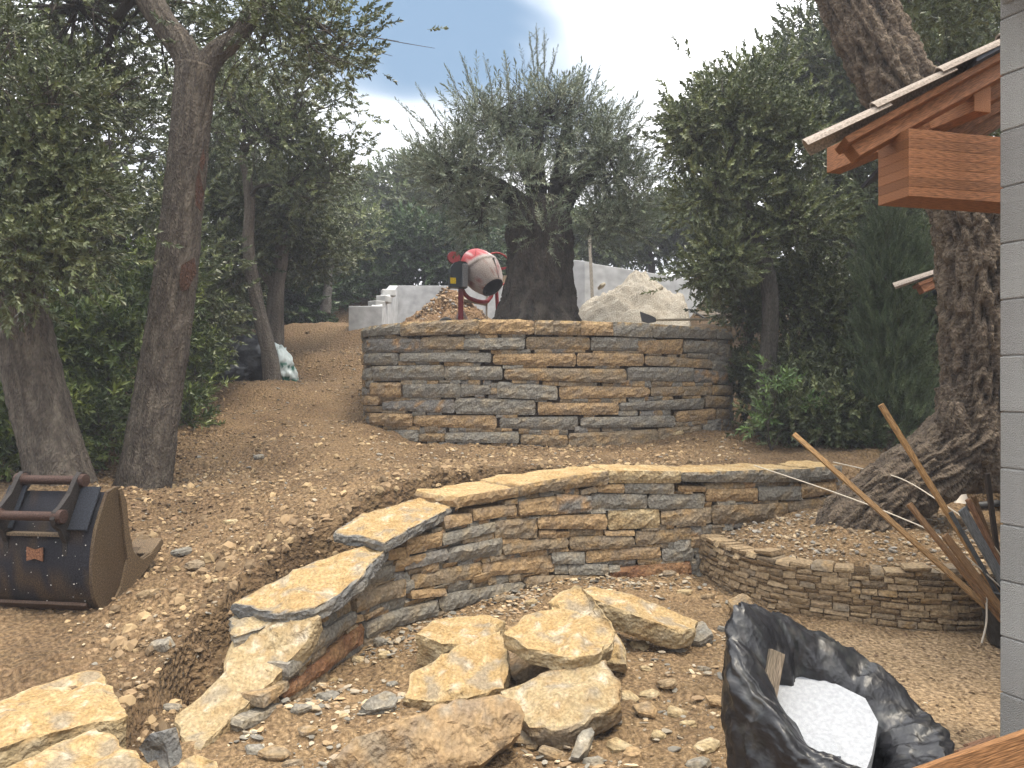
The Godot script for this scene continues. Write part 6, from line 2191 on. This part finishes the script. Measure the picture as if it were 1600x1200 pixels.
func olive_trunk(b: Buf, c: Vector3):
	# flared foot, deep vertical folds, dividing near the top
	var prof := [[0.72, -0.08], [0.66, 0.03], [0.58, 0.12], [0.52, 0.25], [0.475, 0.4], [0.445, 0.6], [0.43, 0.8], [0.425, 1.0], [0.43, 1.2], [0.44, 1.4], [0.42, 1.6], [0.36, 1.78], [0.25, 1.9], [0.05, 1.96]]
	var ns := 110
	var rows := []
	for k in prof.size() - 1:
		for j in 5:
			var u := j / 5.0
			rows.append([lerpf(prof[k][0], prof[k + 1][0], u), lerpf(prof[k][1], prof[k + 1][1], u)])
	rows.append(prof[-1])
	for r in rows:
		for j in ns:
			var an := TAU * j / ns
			var y: float = r[1]
			var tw := an + 0.25 * y + 0.12 * na.get_noise_1d(y * 2.0)
			var fold := nr.get_noise_3d(cos(tw) * 1.6, y * 0.5, sin(tw) * 1.6)
			var knot := na.get_noise_3d(cos(tw) * 3.0, y * 2.4, sin(tw) * 3.0)
			var fine := nr.get_noise_3d(cos(tw) * 5.0 + 3.0, y * 2.5, sin(tw) * 5.0)
			var foot := exp(-maxf(y, 0.0) * 3.0)
			var rr: float = r[0] * (1.0 + 0.1 * fold + 0.08 * knot + 0.22 * foot * fold) + 0.035 * fine
			var p := c + Vector3(cos(an) * rr * 1.0, y, sin(an) * rr * 0.9)
			p.x += 0.05 * sin(y * 1.5)
			b.add(p, Color(0.035, 0.03, 0.026).lerp(Color(0.10, 0.085, 0.07), clampf(0.35 + 0.5 * fine + 0.5 * knot, 0.0, 1.0)))
	for k in rows.size() - 1:
		for j in ns:
			var a := k * ns + j
			var d := k * ns + (j + 1) % ns
			b.quad(a, a + ns, d + ns, d)


# ---------------------------------------------------------------- loose stones and clods
func chip_mesh(seed_: int, flat_: float) -> ArrayMesh:
	var r := RandomNumberGenerator.new()
	r.seed = seed_
	var b := Buf.new()
	var n := 6
	for k in 3:
		for j in n:
			var an := TAU * (j + r.randf_range(-0.3, 0.3)) / n
			var rr: float = r.randf_range(0.62, 1.0) * [0.72, 1.0, 0.66][k]
			b.add(Vector3(cos(an) * rr, (k - 1) * flat_ * r.randf_range(0.6, 1.1), sin(an) * rr * 0.75), Color.WHITE * r.randf_range(0.85, 1.1))
	for k in 2:
		for j in n:
			var a := k * n + j
			var d := k * n + (j + 1) % n
			b.quad(a, a + n, d + n, d)
	for j in range(1, n - 1):
		b.tri(0, j, j + 1)
		b.tri(2 * n, 2 * n + j + 1, 2 * n + j)
	return done(b, true)


func chips(called: String, label: String, category: String, count: int, place: Callable, cols: Array, flat_ := 0.45, wild := 0.6):
	var root := Node3D.new()
	root.name = numbered(called)
	add_child(root)
	tag(root, label, category, "", "stuff")
	for v in 3:
		var mm := MultiMesh.new()
		mm.transform_format = MultiMesh.TRANSFORM_3D
		mm.use_colors = true
		mm.mesh = chip_mesh(300 + v, flat_)
		mm.instance_count = count / 3
		for k in count / 3:
			var e: Array = (place as Callable).call(k)
			var s: float = e[1]
			var bs := Basis.from_euler(Vector3(jit(wild), rng.randf() * TAU, jit(wild))).scaled(Vector3(s, s, s) * Vector3(rng.randf_range(0.7, 1.3), rng.randf_range(0.6, 1.2), rng.randf_range(0.7, 1.3)))
			mm.set_instance_transform(k, Transform3D(bs, e[0]))
			mm.set_instance_color(k, cols[rng.randi() % cols.size()] * rng.randf_range(0.75, 1.25))
		var o := MultiMeshInstance3D.new()
		o.name = "pieces"
		o.multimesh = mm
		o.material_override = M.chip
		o.set_meta("kind", "stuff")
		root.add_child(o, true)


func rubble():
	var stone_cols := [Color(0.215, 0.195, 0.16), Color(0.26, 0.21, 0.15), Color(0.36, 0.25, 0.14), Color(0.44, 0.35, 0.23), Color(0.17, 0.158, 0.135), Color(0.33, 0.28, 0.21), Color(0.28, 0.19, 0.11)]
	var earth := [Color(0.25, 0.172, 0.095), Color(0.17, 0.118, 0.068), Color(0.32, 0.228, 0.125), Color(0.22, 0.15, 0.085)]
	# broken stone over the yard, thick along the wall's foot and round the slabs
	var yard := func(_k: int) -> Array:
		for tries in 30:
			var d := rng.randf_range(2.5, 6.2)
			var x := rng.randf_range(-1.3, 2.2)
			if rng.randf() < 0.4:
				var s := rng.randf_range(0.2, 4.9)
				var q := cat(low_curve, s) + cnormal(low_curve, s) * absf(rng.randfn()) * 0.28
				x = q.x
				d = q.y
			var w := near_curve(low_curve, Vector2(x, d))
			if w.x > -0.015:
				continue
			var p := near_curve(plant_curve, Vector2(x, d))
			if x > 1.5 and p.x > -0.03:
				continue
			var n := na.get_noise_2d(x * 1.7 + 3.0, d * 1.7)
			if rng.randf() > 0.45 + n * 1.2 - maxf(0.0, x - 1.3) * 0.7:
				continue
			var sz := 0.006 + 0.03 * pow(rng.randf(), 4.0)
			return [Vector3(x, height(x, d) + sz * 0.25, -d), sz]
		return [Vector3(-0.5, -0.1, -3.5), 0.01]
	chips("stone_rubble", "broken stone chips and splinters strewn over the yard", "rubble", 4500, yard, stone_cols, 0.2, 0.4)
	# clods and pebbles on the path and the slope
	var slope := func(_k: int) -> Array:
		for tries in 30:
			var d := 3.0 + 11.0 * pow(rng.randf(), 1.1)
			var x := rng.randf_range(-0.5 * d - 0.4, 0.32 * d)
			var l := land(x, d)
			if l.y > 0.5 or d > 9.0 and x > -2.0:
				continue
			if rng.randf() > 0.62 + na.get_noise_2d(x * 1.3, d * 1.3) * 1.2:
				continue
			var sz := (0.006 + 0.022 * pow(rng.randf(), 3.0)) * (0.7 + 0.07 * d)
			return [Vector3(x, height(x, d) + sz * 0.15, -d), sz]
		return [Vector3(-2.5, 0.0, -5.0), 0.01]
	chips("earth_clods", "small clods of earth all over the sloping path", "clods", 8400, slope, earth, 0.6, 1.2)
	chips("path_pebbles", "pale pebbles and stone flakes on the sloping path", "pebbles", 3300, slope, stone_cols, 0.25, 0.5)
	var lumps := func(_k: int) -> Array:
		for tries in 40:
			var d := rng.randf_range(3.4, 9.0)
			var x := rng.randf_range(-0.46 * d - 0.3, 0.25 * d)
			var w := near_curve(low_curve, Vector2(x, d))
			if land(x, d).y > 0.4 or d > 8.8:
				continue
			if rng.randf() > (0.75 if absf(w.x - 0.75) < 0.28 else 0.2) * (0.6 + na.get_noise_2d(x * 1.1 + 40.0, d * 1.1)):
				continue
			var sz := 0.018 + 0.045 * pow(rng.randf(), 3.0)
			return [Vector3(x, height(x, d) + sz * 0.05, -d), sz]
		return [Vector3(-2.5, 0.0, -5.0), 0.02]
	chips("soil_lumps", "larger lumps of dug earth along the trench and the path", "clods", 1200, lumps, earth, 0.65, 1.2)
	# chips on the cork oak bed
	var bed := func(_k: int) -> Array:
		for tries in 30:
			var x := rng.randf_range(1.6, 3.6)
			var d := rng.randf_range(4.9, 6.4)
			var p := near_curve(plant_curve, Vector2(x, d))
			if p.x < 0.1 or near_curve(low_curve, Vector2(x, d)).x > -0.03:
				continue
			var sz := 0.006 + 0.026 * pow(rng.randf(), 2.6)
			return [Vector3(x, height(x, d) + sz * 0.2, -d), sz]
		return [Vector3(2.5, 0.2, -5.6), 0.01]
	chips("bed_chips", "stone flakes and earth crumbs on the cork oak's bed", "rubble", 2700, bed, [Color(0.27, 0.2, 0.125), Color(0.36, 0.28, 0.18), Color(0.2, 0.15, 0.1), Color(0.24, 0.22, 0.19)], 0.35, 0.5)
	# dry leaves on the sand
	var litter := func(_k: int) -> Array:
		var d := rng.randf_range(3.3, 4.85)
		var x := rng.randf_range(1.5, 3.1)
		return [Vector3(x, height(x, d) + 0.006, -d), rng.randf_range(0.006, 0.016)]
	chips("dry_leaves", "dry brown leaves scattered on the pale sand by the house", "leaves", 420, litter, [Color(0.1, 0.06, 0.035), Color(0.15, 0.095, 0.05)], 0.12, 0.5)
	# litter under the left hand trees
	var mould := func(_k: int) -> Array:
		for tries in 20:
			var d := rng.randf_range(5.5, 14.0)
			var x := rng.randf_range(-0.66 * d, -0.3 * d)
			if rng.randf() > smoothstep(0.3, 0.5, -x / d):
				continue
			return [Vector3(x, height(x, d) + 0.01, -d), rng.randf_range(0.012, 0.03)]
		return [Vector3(-4.0, 0.8, -7.5), 0.02]
	chips("leaf_litter", "dead leaves and twigs on the ground under the oaks", "leaf litter", 3000, mould, [Color(0.13, 0.085, 0.05), Color(0.2, 0.13, 0.075), Color(0.075, 0.055, 0.035)], 0.12, 0.9)
	# larger loose stones, each one a thing
	var spots := []
	for e in [[445, 1050], [595, 1000], [520, 1050], [470, 1110], [560, 1020], [610, 1060], [600, 1105], [540, 1110], [1000, 1010], [1010, 1050], [1040, 1075], [985, 1095], [1010, 1120], [1060, 1110], [1075, 1130], [1100, 1045], [1030, 1150], [970, 1165], [990, 1180], [1100, 1165], [930, 1185], [860, 1175], [1090, 1190], [1130, 980], [1070, 930], [1105, 935], [1120, 950], [1045, 905], [1000, 950], [890, 945], [860, 930], [830, 945], [800, 935], [780, 940], [600, 1020], [480, 1140], [430, 1170], [400, 1165], [455, 1180], [510, 1080], [1060, 1010], [960, 1130], [1015, 1085], [735, 1125], [1120, 1110]]:
		spots.append([pxh(e[0], e[1], 0.02), 0])
	for e in [[360, 830, 0.5], [420, 875, 0.5], [455, 880, 0.5], [340, 905, 0.4], [305, 890, 0.42], [285, 860, 0.48], [265, 765, 0.6], [310, 730, 0.7], [405, 730, 0.75], [360, 740, 0.72], [250, 1010, 0.22], [270, 1060, 0.15], [330, 1030, 0.25], [345, 1010, 0.28], [230, 930, 0.35], [480, 640, 1.1], [540, 625, 1.2], [500, 605, 1.3], [520, 660, 1.0], [450, 690, 0.9], [700, 690, 0.87], [1060, 690, 0.9], [1110, 680, 0.95], [605, 685, 0.9]]:
		spots.append([pxh(e[0], e[1], e[2]), 1])
	for s in spots:
		var p: Vector3 = s[0]
		p.y = height(p.x, -p.z)
		var sz := rng.randf_range(0.03, 0.062) * (1.0 if s[1] == 0 else 1.1)
		var b := Buf.new()
		var poly := []
		var n := rng.randi_range(5, 7)
		var tilt := Vector3(jit(0.3), 1.0, jit(0.3)).normalized()
		var f := frame_y(p + Vector3.UP * sz * 0.55, tilt)
		for k in n:
			var an := TAU * (k + jit(0.25)) / n
			poly.append(f * Vector3(cos(an) * sz * rng.randf_range(0.8, 1.3), 0, sin(an) * sz * rng.randf_range(0.6, 0.95)))
		var kind: String = ["g", "w", "o", "b", "g", "p", "w"][rng.randi() % 7]
		small_stone(b, poly, sz * rng.randf_range(0.6, 1.0), kind)
		var look: String = {"g": "grey", "w": "pale tan", "o": "ochre", "b": "brown", "p": "earthy tan"}[kind]
		if s[1] == 0:
			top_mesh("loose_stone", done(b, true, p), M.stone, "fist sized %s stone lying loose on the yard" % look, "stone", p, "loose %s stones on the yard" % look)
		else:
			top_mesh("loose_stone", done(b, true, p), M.stone, "fist sized %s stone lying on the sloping earth path" % look, "stone", p, "loose %s stones on the path" % look)


func small_stone(b: Buf, poly: Array, thick: float, kind: String):
	var mid := Vector3.ZERO
	for p: Vector3 in poly:
		mid += p
	mid /= poly.size()
	var nrm: Vector3 = (poly[0] - mid).cross(poly[1] - mid).normalized()
	if nrm.y < 0.0:
		poly.reverse()
		nrm = -nrm
	var off := rng.randf() * 60.0
	var m := poly.size()
	for r in [[0.8, 1.0], [1.05, 0.55], [1.0, 0.18], [0.82, 0.0]]:
		for k in m:
			var p: Vector3 = mid + (poly[k] - mid) * r[0] - nrm * (thick * r[1]) + jit3(thick * 0.09)
			b.add(p, tone(PAL[kind], p, off))
	for r in 3:
		for k in m:
			var a: int = r * m + k
			var c: int = r * m + (k + 1) % m
			b.quad(a, c, c + m, a + m)
	var lo := b.add(mid - nrm * thick, PAL[kind][0])
	var hi := b.add(mid + nrm * thick * 0.08, PAL[kind][0])
	for k in m:
		b.tri(lo, (k + 1) % m, k)
		b.tri(hi, 3 * m + k, 3 * m + (k + 1) % m)
